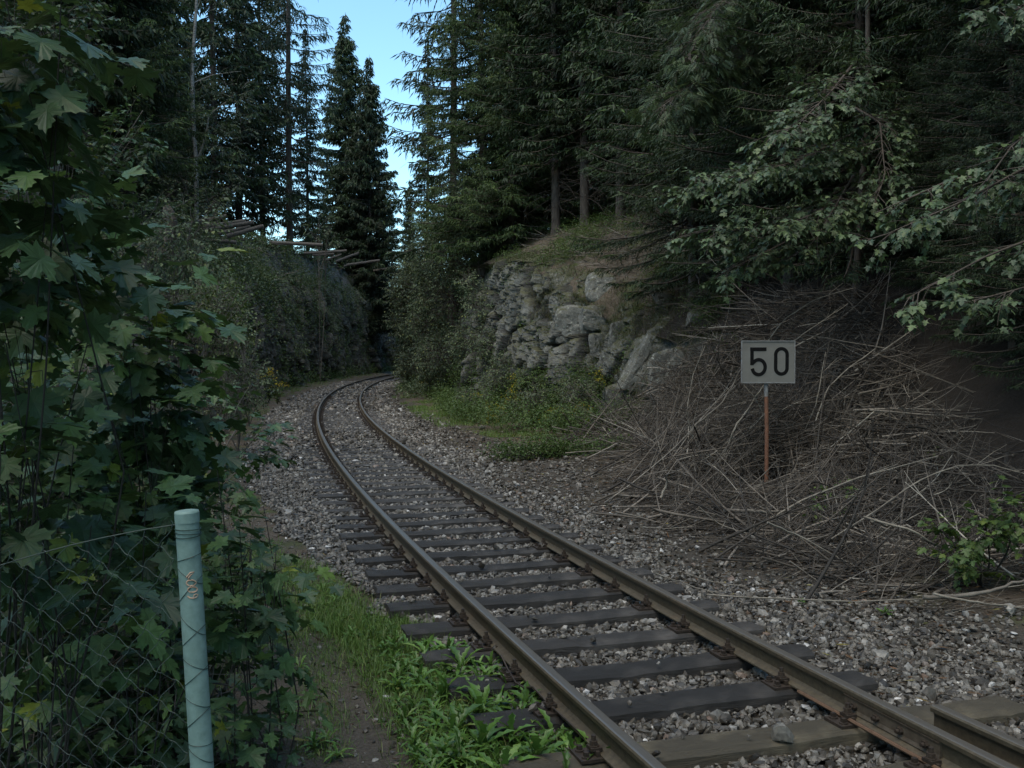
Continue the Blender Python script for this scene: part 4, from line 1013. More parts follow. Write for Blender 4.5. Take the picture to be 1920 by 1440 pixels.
# leafy bank behind the saplings, 8 - 25 m away
for (px, py, Y, r, sz, kind, lab) in [
  (90, 560, 8.5, .7, .11, 'maple', 'dark bush behind the near maples at the left edge'), (60, 760, 7, .8, .11, 'maple', 'dark bush low behind the maple leaves at the left edge'),
  (250, 760, 8.5, .8, .10, 'maple', 'dark bush behind the maple that reaches over the gravel'), (240, 1000, 6.0, .6, .10, 'maple', 'dark bush behind the top of the green post'),
  (320, 560, 19, 1.0, .10, 'weed', 'light green bush on the left bank below the stump'), (400, 600, 24, .9, .10, 'shrub', 'bush in the middle of the left bank'),
  (385, 540, 27, 1.0, .11, 'weed', 'grey green bush high on the left bank'), (425, 650, 24, .75, .10, 'weed', 'yellowish bush leaning out from the left bank'),
  (470, 700, 29, .6, .11, 'shrub', 'dark bush at the foot of the left bank'), (450, 730, 21, .8, .08, 'shrub', 'low dark bush beside the left verge'),
  (300, 450, 21, .7, .10, 'shrub', 'dark shrub round the stump at the left end of the logs'), (250, 440, 17, 1.2, .11, 'shrub', 'large shaded bush left of the log pile'),
  (50, 880, 6.0, .7, .12, 'maple', 'dark bush low at the left edge behind the hanging maple leaves'), (170, 930, 7.0, .7, .12, 'maple', 'dark bush seen between the maple stems left of the post'), (300, 960, 8.0, .6, .10, 'maple', 'dark bush behind the maples beside the gravel'), (470, 1040, 6.6, .22, .08, 'maple', 'leafy dark bush beside the gravel above the grass'), (60, 1180, 5.2, .9, .12, 'maple', 'dark bush behind the wire mesh'), (400, 1250, 5.0, .45, .09, 'maple', 'dark low bush behind the green post'), (230, 1270, 4.6, .55, .11, 'maple', 'dark low bush filling the space behind the wire mesh'), (60, 1400, 4.2, .5, .11, 'maple', 'dark low bush in the bottom left corner'), (110, 300, 16, 1.0, .13, 'maple', 'dark leafy crown behind the top left maple'),
  (40, 100, 14, 1.1, .13, 'maple', 'dark leafy crown in the top left corner'), (10, 450, 9, .8, .12, 'maple', 'dark leafy mass at the left edge'),
  (540, 650, 47, .8, .14, 'shrub', 'bush hanging on the left rock wall'), (610, 600, 66, 1.1, .17, 'shrub', 'bush high on the left rock wall near the bend'), (690, 610, 88, 1.2, .2, 'shrub', 'bush on the rock wall at the far bend')]:
    c = at(px, py, Y); b = np.array([c[0] - .1, Y + .2, ht1(c[0] - .1, Y + .2)]); b[2] = min(b[2], c[2] - r * .2)
    if 500 < px < 700: c = hit(px, py) + [.2, -.1, 0]; b = c + [-.5, .1, -r * .8]
    bl = [(c, (r, r * .8, r * .8))] + [(c + rg.normal(0, .5, 3) * r, r * rg.uniform(.4, .7)) for _ in range(3)]
    leafy_bush('bush', lab, 'bush', b, bl, sz, 170 / (sz / .1) ** 1.2, MAPLE_LO if kind == 'maple' else OVATE, [M['bark_g'], M[kind]], pairs=4, twig=sz * 3, stem_r=.015)
# small maple clump at the right edge by the gravel, and seedlings in the brush
leafy_bush('maple_sapling', 'bright green low maple clump at the right edge in the brushwood', 'maple sapling', on(1850, 9.0), [(at(1850, 1000, 8.9), (.38, .3, .20)), (at(1790, 1040, 8.8), (.22, .2, .15)), (at(1910, 970, 8.9), (.3, .3, .22)), (at(1765, 995, 9.0), (.14, .2, .12)), (at(1840, 1075, 8.6), (.2, .2, .08))], .10, 260, MAPLE_LO, [M['stem'], M['weed']], pairs=4, twig=.2)
for px, py, Y, lab in [(1575, 925, 12.5, 'small nettle-like seedling in the brushwood right of the sign post'), (1540, 955, 11.8, 'low seedling below the brushwood right of the sign'), (1745, 870, 14, 'faint seedling near the dark hollow at the right')]:
    leafy_bush('seedling', lab, 'seedling', on(px, Y), [(at(px, py, Y - .5), (.17, .15, .18))], .075, 420, OVATE, WB, pairs=3, twig=.14, stem_r=.005)
leafy_bush('fern', 'dark fern in the cleft at the foot of the rock face', 'fern', hit(1135, 770), [(hit(1130, 730) - [0, .5, 0], (.35, .3, .35)), (hit(1150, 780) - [0, .4, 0], (.3, .3, .25))], .30, 60, PINN, [M['stem'], M['shrub']], pairs=2, twig=.2)

# ------------------------------------------------------------------ rock face: angular blocks set into the bank
def blocky(V, seed, n):
    """a block with six skewed main faces and a few chipped corners"""
    r = np.random.default_rng(seed); A = np.vstack([np.eye(3), -np.eye(3)]) + r.normal(0, .16, (6, 3)); B = r.normal(size=(n // 2, 3))
    N = np.vstack([A, B]); N /= np.linalg.norm(N, axis=1, keepdims=True); h = np.concatenate([r.uniform(.72, .92, 6), r.uniform(.80, 1.05, n // 2)])
    dt = V @ N.T; return V * np.minimum(np.min(np.where(dt > .05, h / np.maximum(dt, .05), 9), axis=1), 1.3)[:, None]
def rock_mesh(seed, n=10, rad=(1, 1, 1), rough=.05):
    V = blocky(IV4, seed, n); nr = V / np.linalg.norm(V, axis=1, keepdims=True)
    V = V * np.asarray(rad); k = 1.4 / max(rad)
    V = V + nr * (max(rad) * rough * fbm(V * k + seed, 1.2, seed, 4))[:, None]
    d1, d2, cv = worley(V * k + seed, 1.6, seed); V = V - nr * (np.exp(-((d2 - d1) / .05) ** 2) * .05 * max(rad))[:, None]
    return V
blocks = [
 (1133, 542, 62, 48, 'pale', 'large pale block at the top of the rock face, sharp edged'), (1080, 615, 70, 62, 'p', 'big pale block under the top one in the middle of the rock face'),
 (1120, 600, 60, 40, 'p', 'broad block behind the big pale block'), (1070, 632, 44, 30, '', 'small grey block left of the big pale block'), (1040, 634, 30, 34, '', 'small dark block at the left of the rock face'),
 (1160, 645, 34, 88, '', 'tall narrow slab in the middle of the rock face'), (1184, 655, 24, 66, '', 'thin upright slab beside the tall narrow one'),
 (1206, 690, 46, 110, 'p', 'long pale slab leaning over the cleft'), (1250, 705, 60, 90, 'p', 'wide pale slab at the right of the rock face below the moss cushion'),
 (1170, 770, 74, 100, '', 'large dark block at the foot of the rock face'), (1235, 780, 80, 80, '', 'broken block at the right foot of the rock face'),
 (1080, 685, 50, 60, '', 'smooth dark block left of the fern'), (1125, 650, 34, 44, '', 'square block above the fern'), (1115, 690, 40, 40, '', 'crumbling block above the fern'),
 (1100, 740, 34, 70, '', 'narrow pillar of rock left of the fern'), (1155, 565, 24, 20, '', 'small stone wedged under the top block'), (1108, 563, 18, 14, '', 'tiny stone left of the wedged stone'),
 (1000, 505, 50, 34, '', 'grey block at the top left end of the rock face'), (1035, 495, 44, 36, '', 'fissured block at the top of the rock face'), (1066, 500, 40, 34, '', 'block at the top of the rock face left of the pale one'),
 (985, 525, 34, 40, '', 'block at the left edge of the rock face'), (1020, 530, 40, 36, '', 'block in the upper left part of the rock face'), (1060, 540, 34, 56, '', 'upright greenish slab in the upper rock face'),
 (1090, 525, 36, 30, '', 'small block left of the large pale block'), (1000, 560, 40, 34, '', 'block in the left middle of the rock face'), (1030, 575, 46, 30, '', 'ledge block in the left middle of the rock face'),
 (985, 590, 34, 50, '', 'block half hidden by dry grass at the left'), (1290, 740, 60, 60, '', 'block behind the brushwood at the right end of the rock face'), (1010, 430, 44, 60, '', 'dark outcrop above the rock face under the spruces'),
 (1255, 560, 46, 30, '', 'small mossy block on the slope to the right'), (1310, 600, 40, 30, '', 'stone in the dry grass on the slope'), (1215, 745, 50, 60, '', 'block between the leaning slab and the foot')]
KEEP = (0, 1, 2, 5, 7, 8, 9, 12, 28, 29, 30)
for k, (px, py, w, h, ty, lab) in enumerate(blocks):
    if k not in KEEP: continue
    c = hit(px, py); q = w / 2 / F * c[1]; hh = h / 2 / F * c[1]
    V = rock_mesh(400 + k, 8 + k % 5, (q * 1.22, q * 1.0, hh * 1.22), .06)
    if k in (5, 6, 7): t_ = {5: .08, 6: -.1, 7: .42}[k]; V = V @ np.array([[math.cos(t_), 0, -math.sin(t_)], [0, 1, 0], [math.sin(t_), 0, math.cos(t_)]])
    a = Acc(); a.add(V, IF4.ravel(), np.full(len(IF4), 3)); o = a.build('rock_block', [M['rock_p'] if ty else M['rock']]); o.location = c + np.array([0, q * .45, -.0]); tag(o, lab, 'rock')

def rock_face(side, s0, s1, ds, nv, label, mat, amp=1.0, fine=1.0):
    sl = np.arange(s0, s1, ds); T = np.linspace(1.9, 4.35, nv); P = prof(side, sl); j = np.minimum(T.astype(int), 5); t = T - j
    Q = P[:, j, :] + (P[:, j + 1, :] - P[:, j, :]) * t[None, :, None]; D = side * Q[..., 0]; Z = Q[..., 1]
    n, m = D.shape; Sg = np.repeat(sl[:, None], m, 1); W = s2w(Sg.ravel(), D.ravel(), 0.0); W[:, 2] = Z.ravel()
    W[:, 2] += .22 * fbm(W * [1, 1, 0], .45, 3, 3)
    wob = W + .20 * np.stack([fbm(W, 1.1, 500 + k, 3) for k in range(3)], 1)
    rot = np.array([[.97, .1, .18], [0, 1, 0], [-.18, .05, .97]]); wob = wob @ rot.T
    a1, c1 = facets(wob, np.array([1.0, 1.0, .50]) * fine, 11, .55); a2, c2 = facets(wob, np.array([2.6, 2.6, 1.5]) * fine, 31, .6); a3, c3 = facets(wob, np.array([7, 7, 5.5]) * fine, 51, .9)
    out = (a1 * .62 - np.exp(-(c1 / .06) ** 2) * .40) + (a2 * .30 - np.exp(-(c2 / .05) ** 2) * .12 * (a1 > -.2)) + a3 * .10 + .22 * fbm(W, .6, 91, 2)
    blk = np.clip(fbm(W, .55, 97, 2) * 2.2 + .55, .12, 1.15); out = out - (a2 * .30 - np.exp(-(c2 / .05) ** 2) * .12 * (a1 > -.2)) * (1 - blk)
    out = out * amp / fine ** .5; end = np.clip(np.minimum(Sg.ravel() - s0, s1 - Sg.ravel()) / 1.2, 0, 1); top = np.clip((4.35 - np.tile(T, n)) / .6, 0, 1)
    out = out * (.25 + .75 * top) + .12 - (1 - end) * 1.2 - (1 - top) * .12
    th = np.interp(Sg.ravel(), SS, TH); W[:, 0] -= side * np.cos(th) * out; W[:, 1] += side * np.sin(th) * out; W[:, 2] += a2 * .04 * top
    i = np.arange(n - 1)[:, None] * m; jj = np.arange(m - 1)[None, :]; q = np.stack([i + jj, i + jj + 1, i + m + jj + 1, i + m + jj], -1)
    if side < 0: q = q[..., ::-1]
    a = Acc(); a.add(W, q.reshape(-1), np.full((n - 1) * (m - 1), 4), 0, np.clip(np.exp(-(c1 / .1) ** 2) + .6 * np.exp(-(c2 / .12) ** 2), 0, 1)); o = a.build('cliff', [mat]); tag(o, label, 'cliff'); return W.reshape(n, m, 3)
RFW = rock_face(1, 22.5, 38, .05, 190, 'jagged grey fractured rock face of the cutting right of the track', M['rock'])
RFL = rock_face(-1, 26, 128, .16, 90, 'dark overgrown rock wall on the outside of the bend, left of the track', M['rock_l'], 1.1, .7)
# ------------------------------------------------------------------ ground cover, grass and weeds
def tufts(acc, W, nb, hlo, hhi, mat=0, lean=.5, protos=BLADES, alo=0, ahi=1, spread=.06, fat=1.0, down=None):
    n = len(W) * nb; P = np.repeat(W, nb, 0) + np.c_[rg.normal(0, spread, (n, 2)), np.zeros(n)]; a_ = rg.uniform(0, 2 * pi, n)
    tl = np.abs(rg.normal(0, lean, n)); D = np.stack([np.cos(a_), np.sin(a_), np.zeros(n)], -1)
    Z = np.stack([np.sin(tl) * np.cos(a_), np.sin(tl) * np.sin(a_), np.cos(tl)], -1)
    Y = np.cross(Z, D); Y /= np.linalg.norm(Y, axis=1, keepdims=True); X = np.cross(Y, Z)
    h = rg.uniform(hlo, hhi, n); M_ = np.stack([X, Y * fat, Z], -1) * h[:, None, None]
    at_ = rg.uniform(alo, ahi, n); k = rg.integers(0, len(protos), n)
    for i, pr in enumerate(protos): q = k == i; acc.inst(pr, M_[q], P[q], mat, at_[q])
def spots(n, s0, s1, dlo, dhi, thr=None, scale=.8, seed=0):
    s_ = rg.uniform(s0, s1, n); lo = np.interp(s_, *dlo) if isinstance(dlo, tuple) else np.full(n, dlo); hi = np.interp(s_, *dhi) if isinstance(dhi, tuple) else np.full(n, dhi)
    d_ = lo + (hi - lo) * rg.random(n); W = s2w(s_, d_); W[:, 2] = 0
    if thr is not None: k = fbm(W, scale, seed, 2) > thr; W = W[k]
    W[:, 2] = ht(W[:, 0], W[:, 1]) - .01; return W
def imgspots(n, poly, y0=4, jit=0):
    """points on the ground where it is seen inside a region given in photograph pixels"""
    poly = np.array(poly, float); lo = poly.min(0); hi = poly.max(0); out = []
    while len(out) < n:
        p = lo + (hi - lo) * rg.random(2); c = False; j = len(poly) - 1
        for i in range(len(poly)):
            if (poly[i, 1] > p[1]) != (poly[j, 1] > p[1]) and p[0] < (poly[j, 0] - poly[i, 0]) * (p[1] - poly[i, 1]) / (poly[j, 1] - poly[i, 1]) + poly[i, 0]: c = not c
            j = i
        if c: out.append(p)
    out = np.array(out); Y = np.concatenate([np.arange(max(y0, 3), 40, .15), np.arange(40, 140, .5)]); res = []
    for c in range(0, len(out), 100):
        q = out[c:c + 100]; a = (q[:, 0] - 960) / F; b = -(q[:, 1] - 720) / F; dy = math.cos(PIT) + b * math.sin(PIT); dz = -math.sin(PIT) + b * math.cos(PIT)
        t = Y[None] / dy[:, None]; x = a[:, None] * t; z = CZ + dz[:, None] * t; g_ = ht(x.ravel(), np.broadcast_to(Y[None], x.shape).ravel()).reshape(x.shape)
        k = np.argmax(z <= g_, 1); i = np.arange(len(q)); res.append(np.c_[x[i, k], Y[k], g_[i, k]])
    return np.vstack(res)
g = Acc()
# strip of grass between the path and the left rail
W = spots(1500, .5, 6.2, ([0, 2.8, 4.5, 5.6, 6.2], [-1.75, -1.7, -1.7, -1.75, -1.9]), ([0, 3.2, 4.0, 5, 6.2], [-.84, -.86, -1.0, -1.25, -1.55])); tufts(g, W, 10, .05, .15, 0, .75)
W = spots(1300, 5.0, 10.5, ([5, 8, 10.5], [-2.9, -3.2, -3.4]), ([5, 6.5, 8, 9.5], [-1.45, -1.75, -2.1, -2.3]), -.15, 1.1, 5); tufts(g, W, 8, .03, .11, 0, .7)
W = spots(1400, 5.4, 9.5, ([5.4, 9.5], [-3.1, -3.0]), ([5.4, 7, 9.5], [-1.5, -1.7, -2.0]), -.3, 1.1, 5); tufts(g, W, 9, .04, .13, 0, .8)
W = spots(500, 1, 6, -3.2, ([1, 6], [-2.35, -2.5]), -.1, 1.5, 6); tufts(g, W, 8, .04, .14, 0, .6)
W = spots(1800, 4, 14, ([4, 14], [-4.4, -4.4]), ([4, 14], [-2.5, -2.7]), -.2, 1.3, 66); tufts(g, W, 7, .03, .10, 0, .7)
W = spots(400, 1, 9, ([1, 9], [-2.3, -3.0]), ([1, 9], [-1.7, -2.0]), .1, 2.5, 16); tufts(g, W, 6, .02, .06, 0, .7)
W = spots(1600, 11, 36, ([11, 36], [-4.2, -3.9]), ([11, 16, 25, 36], [-2.9, -2.7, -2.4, -2.6]), -.15, .7, 7); tufts(g, W, 8, .05, .16, 0, .6)
W = spots(900, 36, 100, -4.4, -3.0, -.1, .6, 8); tufts(g, W, 7, .08, .22, 0, .6, fat=1.6)
W = imgspots(900, [(540, 1050), (620, 1075), (690, 1140), (800, 1180), (840, 1225), (700, 1205), (600, 1195), (550, 1150)], 5); tufts(g, W, 9, .04, .14, 0, .8)
W = imgspots(260, [(560, 1200), (640, 1230), (640, 1440), (560, 1440)], 4); tufts(g, W, 7, .03, .10, 0, .8)
# right verge
W = spots(2600, 18.5, 42, ([18, 22, 26, 33, 42], [3.7, 3.2, 2.8, 2.6, 2.5]), ([18, 22, 30, 42], [4.4, 5.0, 4.8, 4.4]), -.25, .7, 9); tufts(g, W, 9, .05, .18, 0, .6, fat=1.4)
W = spots(700, 42, 100, 2.2, 3.4, -.1, .6, 10); tufts(g, W, 7, .08, .25, 0, .6, fat=2)
W = spots(120, 5, 16, 2.0, 4.0, .25, 1.5, 11); tufts(g, W, 6, .02, .06, 0, .7)
tag(g.build('grass', [M['grass']]), 'short green grass of the verges and beside the path', 'grass', kind='stuff')
# drooping dry and mossy grass on the rock ledges and the slope above
g = Acc()
W = np.vstack([imgspots(420, [(960, 600), (1030, 590), (1060, 640), (1040, 740), (960, 700)], 20), imgspots(520, [(1060, 560), (1200, 570), (1330, 560), (1400, 640), (1330, 740), (1270, 650), (1160, 600), (1060, 600)], 20),
  imgspots(900, [(930, 450), (1020, 400), (1200, 390), (1300, 480), (1350, 520), (1400, 600), (1280, 600), (1180, 520), (1060, 490), (940, 510)], 20), imgspots(160, [(1040, 560), (1100, 560), (1100, 600), (1030, 600)], 20)])
tufts(g, W, 7, .08, .26, 0, .9, fat=.9, ahi=.95)
W = imgspots(1500, [(970, 480), (1300, 560), (1300, 800), (1180, 790), (980, 700)], 20); W = W[fbm(W, 1.1, 12, 2) > .0]; W[:, 1] -= .25; tufts(g, W, 9, .08, .28, 0, 1.0)
W = RFW[rg.integers(0, RFW.shape[0], 2600), rg.integers(10, RFW.shape[1], 2600)].copy(); W = W[(fbm(W, 1.0, 224, 2) > .0)]; tufts(g, W, 7, .08, .24, 0, 1.1)
W = RFW[rg.integers(0, RFW.shape[0], 900), rg.integers(int(RFW.shape[1] * .8), RFW.shape[1], 900)].copy(); tufts(g, W, 7, .08, .26, 0, 1.1)
tag(g.build('dry_grass', [M['drygrass']]), 'drooping yellowish grass on the rock ledges and the slope', 'grass', kind='stuff')
# low leafy cover (bilberry, ivy, brambles) on the banks
def cover(acc, W, nl, size, spread, mat=0, proto=SMALL, upz=.25):
    n = len(W) * nl; P = np.repeat(W, nl, 0) + rg.normal(0, 1, (n, 3)) * np.asarray(spread) + [0, 0, upz * .6]
    D = rg.normal(size=(n, 3)) * [1, 1, .5] + [0, 0, -.15]; N = np.array([0, 0, 1.0]) + rg.normal(0, .45, (n, 3)); sz = size * rg.uniform(.5, 1.3, n)
    P[:, 2] += np.abs(rg.normal(0, upz, n)) * .5; A = np.repeat(rg.random(len(W)) * .7, nl) + rg.random(n) * .3
    acc.inst(proto, frames(D, N) * sz[:, None, None], P, mat, A)
g = Acc()
def from_face(Wf, n, j0, j1, push):
    a_, b_, _ = Wf.shape; q = Wf[rg.integers(0, a_, n), rg.integers(int(b_ * j0), int(b_ * j1), n)].copy(); return q
W = from_face(RFL, 5200, .05, .98, .0); W = W[(fbm(W, .45, 222, 2) > .10)]; W[:, 0] += .10; cover(g, W[::2], 15, .15, (.22, .22, .22), 0); cover(g, W[1::2], 15, .14, (.22, .22, .22), 1)
W = from_face(RFL, 900, .6, 1.0, .0); W[:, 0] += .05; cover(g, W, 16, .14, (.3, .3, .12), 0)
W = from_face(RFW, 1100, .1, 1.0, .0); W = W[fbm(W, .8, 223, 2) > .06]; cover(g, W, 26, .055, (.12, .12, .10), 1, upz=.1)
W = spots(3000, 14, 50, ([14, 25, 50], [-9, -9, -9]), ([14, 25, 50], [-3.6, -3.5, -3.9]), .0, .5, 21); cover(g, W, 34, .085, (.20, .20, .14), 0)
W = spots(3000, 40, 128, -8.0, -4.3, -.02, .4, 22); cover(g, W[::2], 22, .17, (.4, .4, .3), 0); cover(g, W[1::2], 20, .15, (.4, .4, .3), 1)
W = spots(1500, 34, 125, -5.0, -3.9); W[:, 2] = W[:, 2] * rg.random(len(W)); W[:, :2] += rg.normal(0, .1, (len(W), 2)); cover(g, W, 16, .14, (.25, .25, .35), 1)
W = imgspots(700, [(930, 450), (1020, 400), (1200, 390), (1260, 450), (1140, 490), (940, 510)], 20); W = W[fbm(W, .8, 31, 2) > .05]; cover(g, W, 40, .06, (.2, .2, .1), 1, upz=.2)
W = imgspots(420, [(1180, 510), (1330, 500), (1400, 600), (1360, 680), (1280, 560)], 20); W = W[fbm(W, .8, 32, 2) > .0]; cover(g, W, 40, .055, (.2, .2, .1), 1, upz=.2)
W = imgspots(600, [(960, 740), (1120, 730), (1180, 800), (1160, 830), (1000, 830), (860, 800), (800, 730), (900, 700)], 20); cover(g, W, 50, .075, (.22, .2, .16), 1, upz=.45)
W = imgspots(260, [(760, 715), (830, 730), (900, 800), (850, 790)], 20); cover(g, W, 40, .07, (.22, .2, .1), 1, upz=.25)
W = spots(1500, 45, 110, 3.0, 6.5, -.15, .5, 24); cover(g, W, 24, .15, (.35, .35, .25), 0)
tag(g.build('undergrowth', [M['shrub'], M['weed']]), 'low leafy undergrowth covering the banks and the verge', 'undergrowth', kind='stuff')
# litter of twigs on the forest slopes
g = Acc()
W = np.vstack([imgspots(1200, [(930, 450), (1020, 400), (1200, 390), (1300, 480), (1180, 520), (1040, 490)], 20), imgspots(1500, [(1020, 470), (1240, 400), (1500, 480), (1500, 640), (1280, 620), (1150, 520)], 20), spots(1200, 20, 100, -10, -5.2), spots(900, 8, 30, 6, 14)])
D = np.c_[rg.normal(size=(len(W), 2)), rg.normal(0, .25, len(W))]; D /= np.linalg.norm(D, axis=1, keepdims=True); L = rg.uniform(.15, .9, len(W))[:, None] * np.clip(W[:, 1:2] / 30, .6, 2)
g.strips(W + [0, 0, .05], W + D * L + [0, 0, .08], .022 * np.clip(W[:, 1] / 30, .5, 2), 0)
tag(g.build('twig_litter', [M['twig']]), 'dead twigs strewn over the forest slopes', 'twigs', kind='stuff')

# broad leaved weeds (dandelion, dock) in the strip at the bottom
def rosette(seed, n, R):
    global rg
    keep = rg; rg = np.random.default_rng(seed); a = Acc(); tl = np.linspace(.05, .95, n) + rg.normal(0, .18, n); az = np.arange(n) * 2.4 + rg.normal(0, .3, n)
    X = np.stack([np.cos(az), np.sin(az), np.zeros(n)], -1); Z = np.stack([np.sin(tl) * np.cos(az), np.sin(tl) * np.sin(az), np.cos(tl)], -1); Y = np.cross(Z, X); Y /= np.linalg.norm(Y, axis=1, keepdims=True); X = np.cross(Y, Z)
    sz = R * rg.uniform(.6, 1.1, n); Mx = np.stack([X, Y, Z], -1) * sz[:, None, None]; P = np.c_[rg.normal(0, .012, (n, 2)), np.zeros(n)]
    for i, pr in enumerate(BROAD): q = (np.arange(n) % 4) == i; a.inst(pr, Mx[q], P[q], 0, rg.random(q.sum()))
    rg = keep; return a.mesh('broad_weed', [M['dock']], True)
RO = [rosette(k, 13 + 2 * k, .20) for k in range(4)]
n = 0
_wp = [(px_ + random.uniform(-12, 12), py_, .5) for px_, py_ in ((600, 1100), (640, 1120), (680, 1160), (720, 1180), (760, 1195), (620, 1160), (570, 1090), (660, 1190), (600, 1390), (640, 1420), (580, 1310), (790, 1210))] + [(px_ + random.uniform(-10, 10), py_, .55) for px_, py_ in ((1090, 1395), (1120, 1415), (1060, 1370), (1150, 1440), (1030, 1350), (1000, 1325), (960, 1290), (930, 1270), (900, 1250), (1180, 1450), (1100, 1440), (1075, 1400))] + [(px_ + random.uniform(-14, 14), py_ + random.uniform(-8, 8), .62) for py_ in range(1215, 1470, 20) for px_ in range(int(720 + (py_ - 1215) * .35), int(845 + (py_ - 1215) * 1.42), 44)]
for px, py, sc_ in _wp + [(800, 1230, 1.0), (840, 1225, 1.1), (740, 1215, .7), (860, 1260, 1.1), (900, 1280, 1.2), (790, 1285, 1.0), (830, 1310, 1.1), (760, 1260, .8), (950, 1300, 1.1), (985, 1330, 1.1), (900, 1340, 1.1), (850, 1370, 1.1), (1010, 1360, 1.0), (960, 1390, 1.1), (900, 1410, 1.2), (1040, 1390, 1.0), (1070, 1420, 1.0), (860, 1430, 1.1), (1000, 1435, 1.2), (1120, 1432, 1.0), (940, 1460, 1.2), (1060, 1470, 1.1), (700, 1190, .5), (640, 1160, .5), (880, 1225, .8), (920, 1250, .8), (1150, 1445, 1.0), (820, 1420, .8), (610, 1130, .5), (660, 1195, .5), (980, 1285, .7), (1030, 1340, .7), (740, 1290, .7), (590, 1400, .6), (540, 1340, .6), (560, 1250, .5), (1500, 1128, .45), (1660, 1145, .5)]:
    w = hit(px, py + 10); o = link('broad_weed', RO[n % 4]); o.location = w + [0, 0, .01]; o.rotation_euler = (0, 0, random.uniform(0, 6.3)); o.scale = (sc_,) * 3
    tag(o, 'bright green weed with long toothed leaves, low by the gravel beside the grass', 'weed', 'broad leaved weeds by the track'); n += 1
# yellow flowering weeds
def flower_plant(seed):
    global rg
    keep = rg; rg = np.random.default_rng(seed); st = Acc(); lv = Leaves(); fl = Acc(); H = .8
    for k in range(5):
        P = curve_path([0, 0, 0], [rg.normal(0, .25), rg.normal(0, .25), 1], H * rg.uniform(.7, 1.1), 7, .05, .12); st.tube(P, np.linspace(.006, .003, 8), 4, cap=False)
        t = rg.uniform(.1, .85, 16); C = along(P, t); D = rg.normal(size=(16, 3)) * [1, 1, .3]; lv.add(C, D, np.array([0, 0, 1]) + rg.normal(0, .3, (16, 3)), .11)
        for j in range(12):
            c = P[-1] + rg.normal(0, .07, 3) * [1, 1, .6]; D = rg.normal(size=(5, 3)) * [1, 1, .3]; fl.inst(SMALL, frames(D, np.array([0, 0, 1]) + rg.normal(0, .3, (5, 3))) * .028, np.repeat(c[None], 5, 0), 0)
    out = (st.mesh('stems', [M['stem']]), None, fl.mesh('flowers', [M['yellow']])); f = Acc(); lv.build(f, SMALL); rg = keep
    return out[0], f.mesh('leaves', [M['weed']]), out[2]
FP = [flower_plant(50 + k) for k in range(3)]; FL = 'weed with small yellow flower heads below the rock face'
for k, (px, py, Y) in enumerate([(960, 720, 32), (970, 735, 31), (955, 745, 31), (965, 712, 33), (985, 730, 31), (915, 765, 31), (920, 780, 30), (925, 750, 32), (885, 790, 31), (880, 770, 33), (1035, 765, 28), (1060, 760, 28), (1070, 755, 28), (1020, 770, 28.5), (1005, 755, 29), (1090, 765, 27), (1110, 765, 26.5), (1035, 775, 27.5), (865, 745, 36), (800, 710, 48), (720 + 90, 730, 46), (505, 700, 27), (520, 708, 28), (1125, 700, 27), (940, 760, 30), (900, 735, 34)]):
    w = at(px, py, Y); o = None
    t = thing('flowering_weed', FL if px > 600 else 'weed with small yellow flower heads on the left bank', 'weed', (w[0], w[1], w[2] - .75), group='yellow flowering weeds')
    for nm, me in zip(('stems', 'leaves', 'flowers'), FP[k % 3]): link(nm, me, t)
    t.rotation_euler = (0, 0, random.uniform(0, 6)); t.scale = (random.uniform(.85, 1.15),) * 3

# ------------------------------------------------------------------ brushwood
def pile_h(s_, d_):
    """height of the heap of branches over the ground"""
    u = np.clip((s_ - 7) / 3, 0, 1) * np.clip((25 - s_) / 5, 0, 1); v = np.clip((d_ - np.interp(s_, [6, 9, 12, 16, 22], [3.0, 3.0, 3.4, 4.6, 5.4])) / 2.6, 0, 1) * np.clip((13.5 - d_) / 3.5, 0, 1)
    return 1.0 * u * v ** .8 * np.interp(s_, [7, 10, 12, 13.5, 16, 19, 22], [.18, .30, .55, .9, .75, .25, .15]) * np.clip((10.5 - d_) / 3, .15, 1)
def stick(P, d, L, r, sides, acc, bend=1.0, fork=True, mat=0, at_=None):
    n = 7; Q = curve_path(P, d, L, n, rg.normal(0, .28) * bend, .12 * bend); av = rg.random() if at_ is None else at_
    acc.tube(Q, np.linspace(r, r * .25, n + 1), sides, mat, av, cap=True)
    if fork:
        for _ in range(rg.integers(1, 4)):
            f = rg.uniform(.25, .8); q = along(Q, f); T = along(Q, f + .05) - q; T /= np.linalg.norm(T) + 1e-9
            R = curve_path(q, T + rg.normal(0, .45, 3), L * rg.uniform(.2, .45), 5, rg.normal(0, .2), .15); acc.tube(R, np.linspace(r * .5, r * .15, 6), 3, mat, av, cap=False)
    return Q
def heap_point():
    while True:
        s_ = 5.5 + 15.5 * rg.random() ** .9; lo = np.interp(s_, [5.5, 9, 12, 14, 16, 18, 22], [2.7, 2.7, 3.3, 4.2, 5.0, 5.2, 5.4]); d_ = lo + rg.random() ** .95 * (np.interp(s_, [5, 9, 12, 15, 18, 21], [6.0, 7.0, 8.2, 9.4, 9.0, 7.5]) - lo)
        
        return s_, d_
def hides_sign(Q):
    Q = np.atleast_2d(Q); m = Q[:, 1] < 15.25; px = 960 + F * Q[:, 0] / Q[:, 1]; py = 665 - F * (Q[:, 2] - CZ) / Q[:, 1]
    return bool((m & (((px > 1370) & (px < 1505) & (py < 745)) | ((px > 1405) & (px < 1470) & (py < 900)))).any())
_hn = lambda w: np.clip(fbm(np.array([[w[0], w[1], 0]]), .55, 301, 2)[0] + .5, 0, 1)
bm1 = Acc(); nst = 0
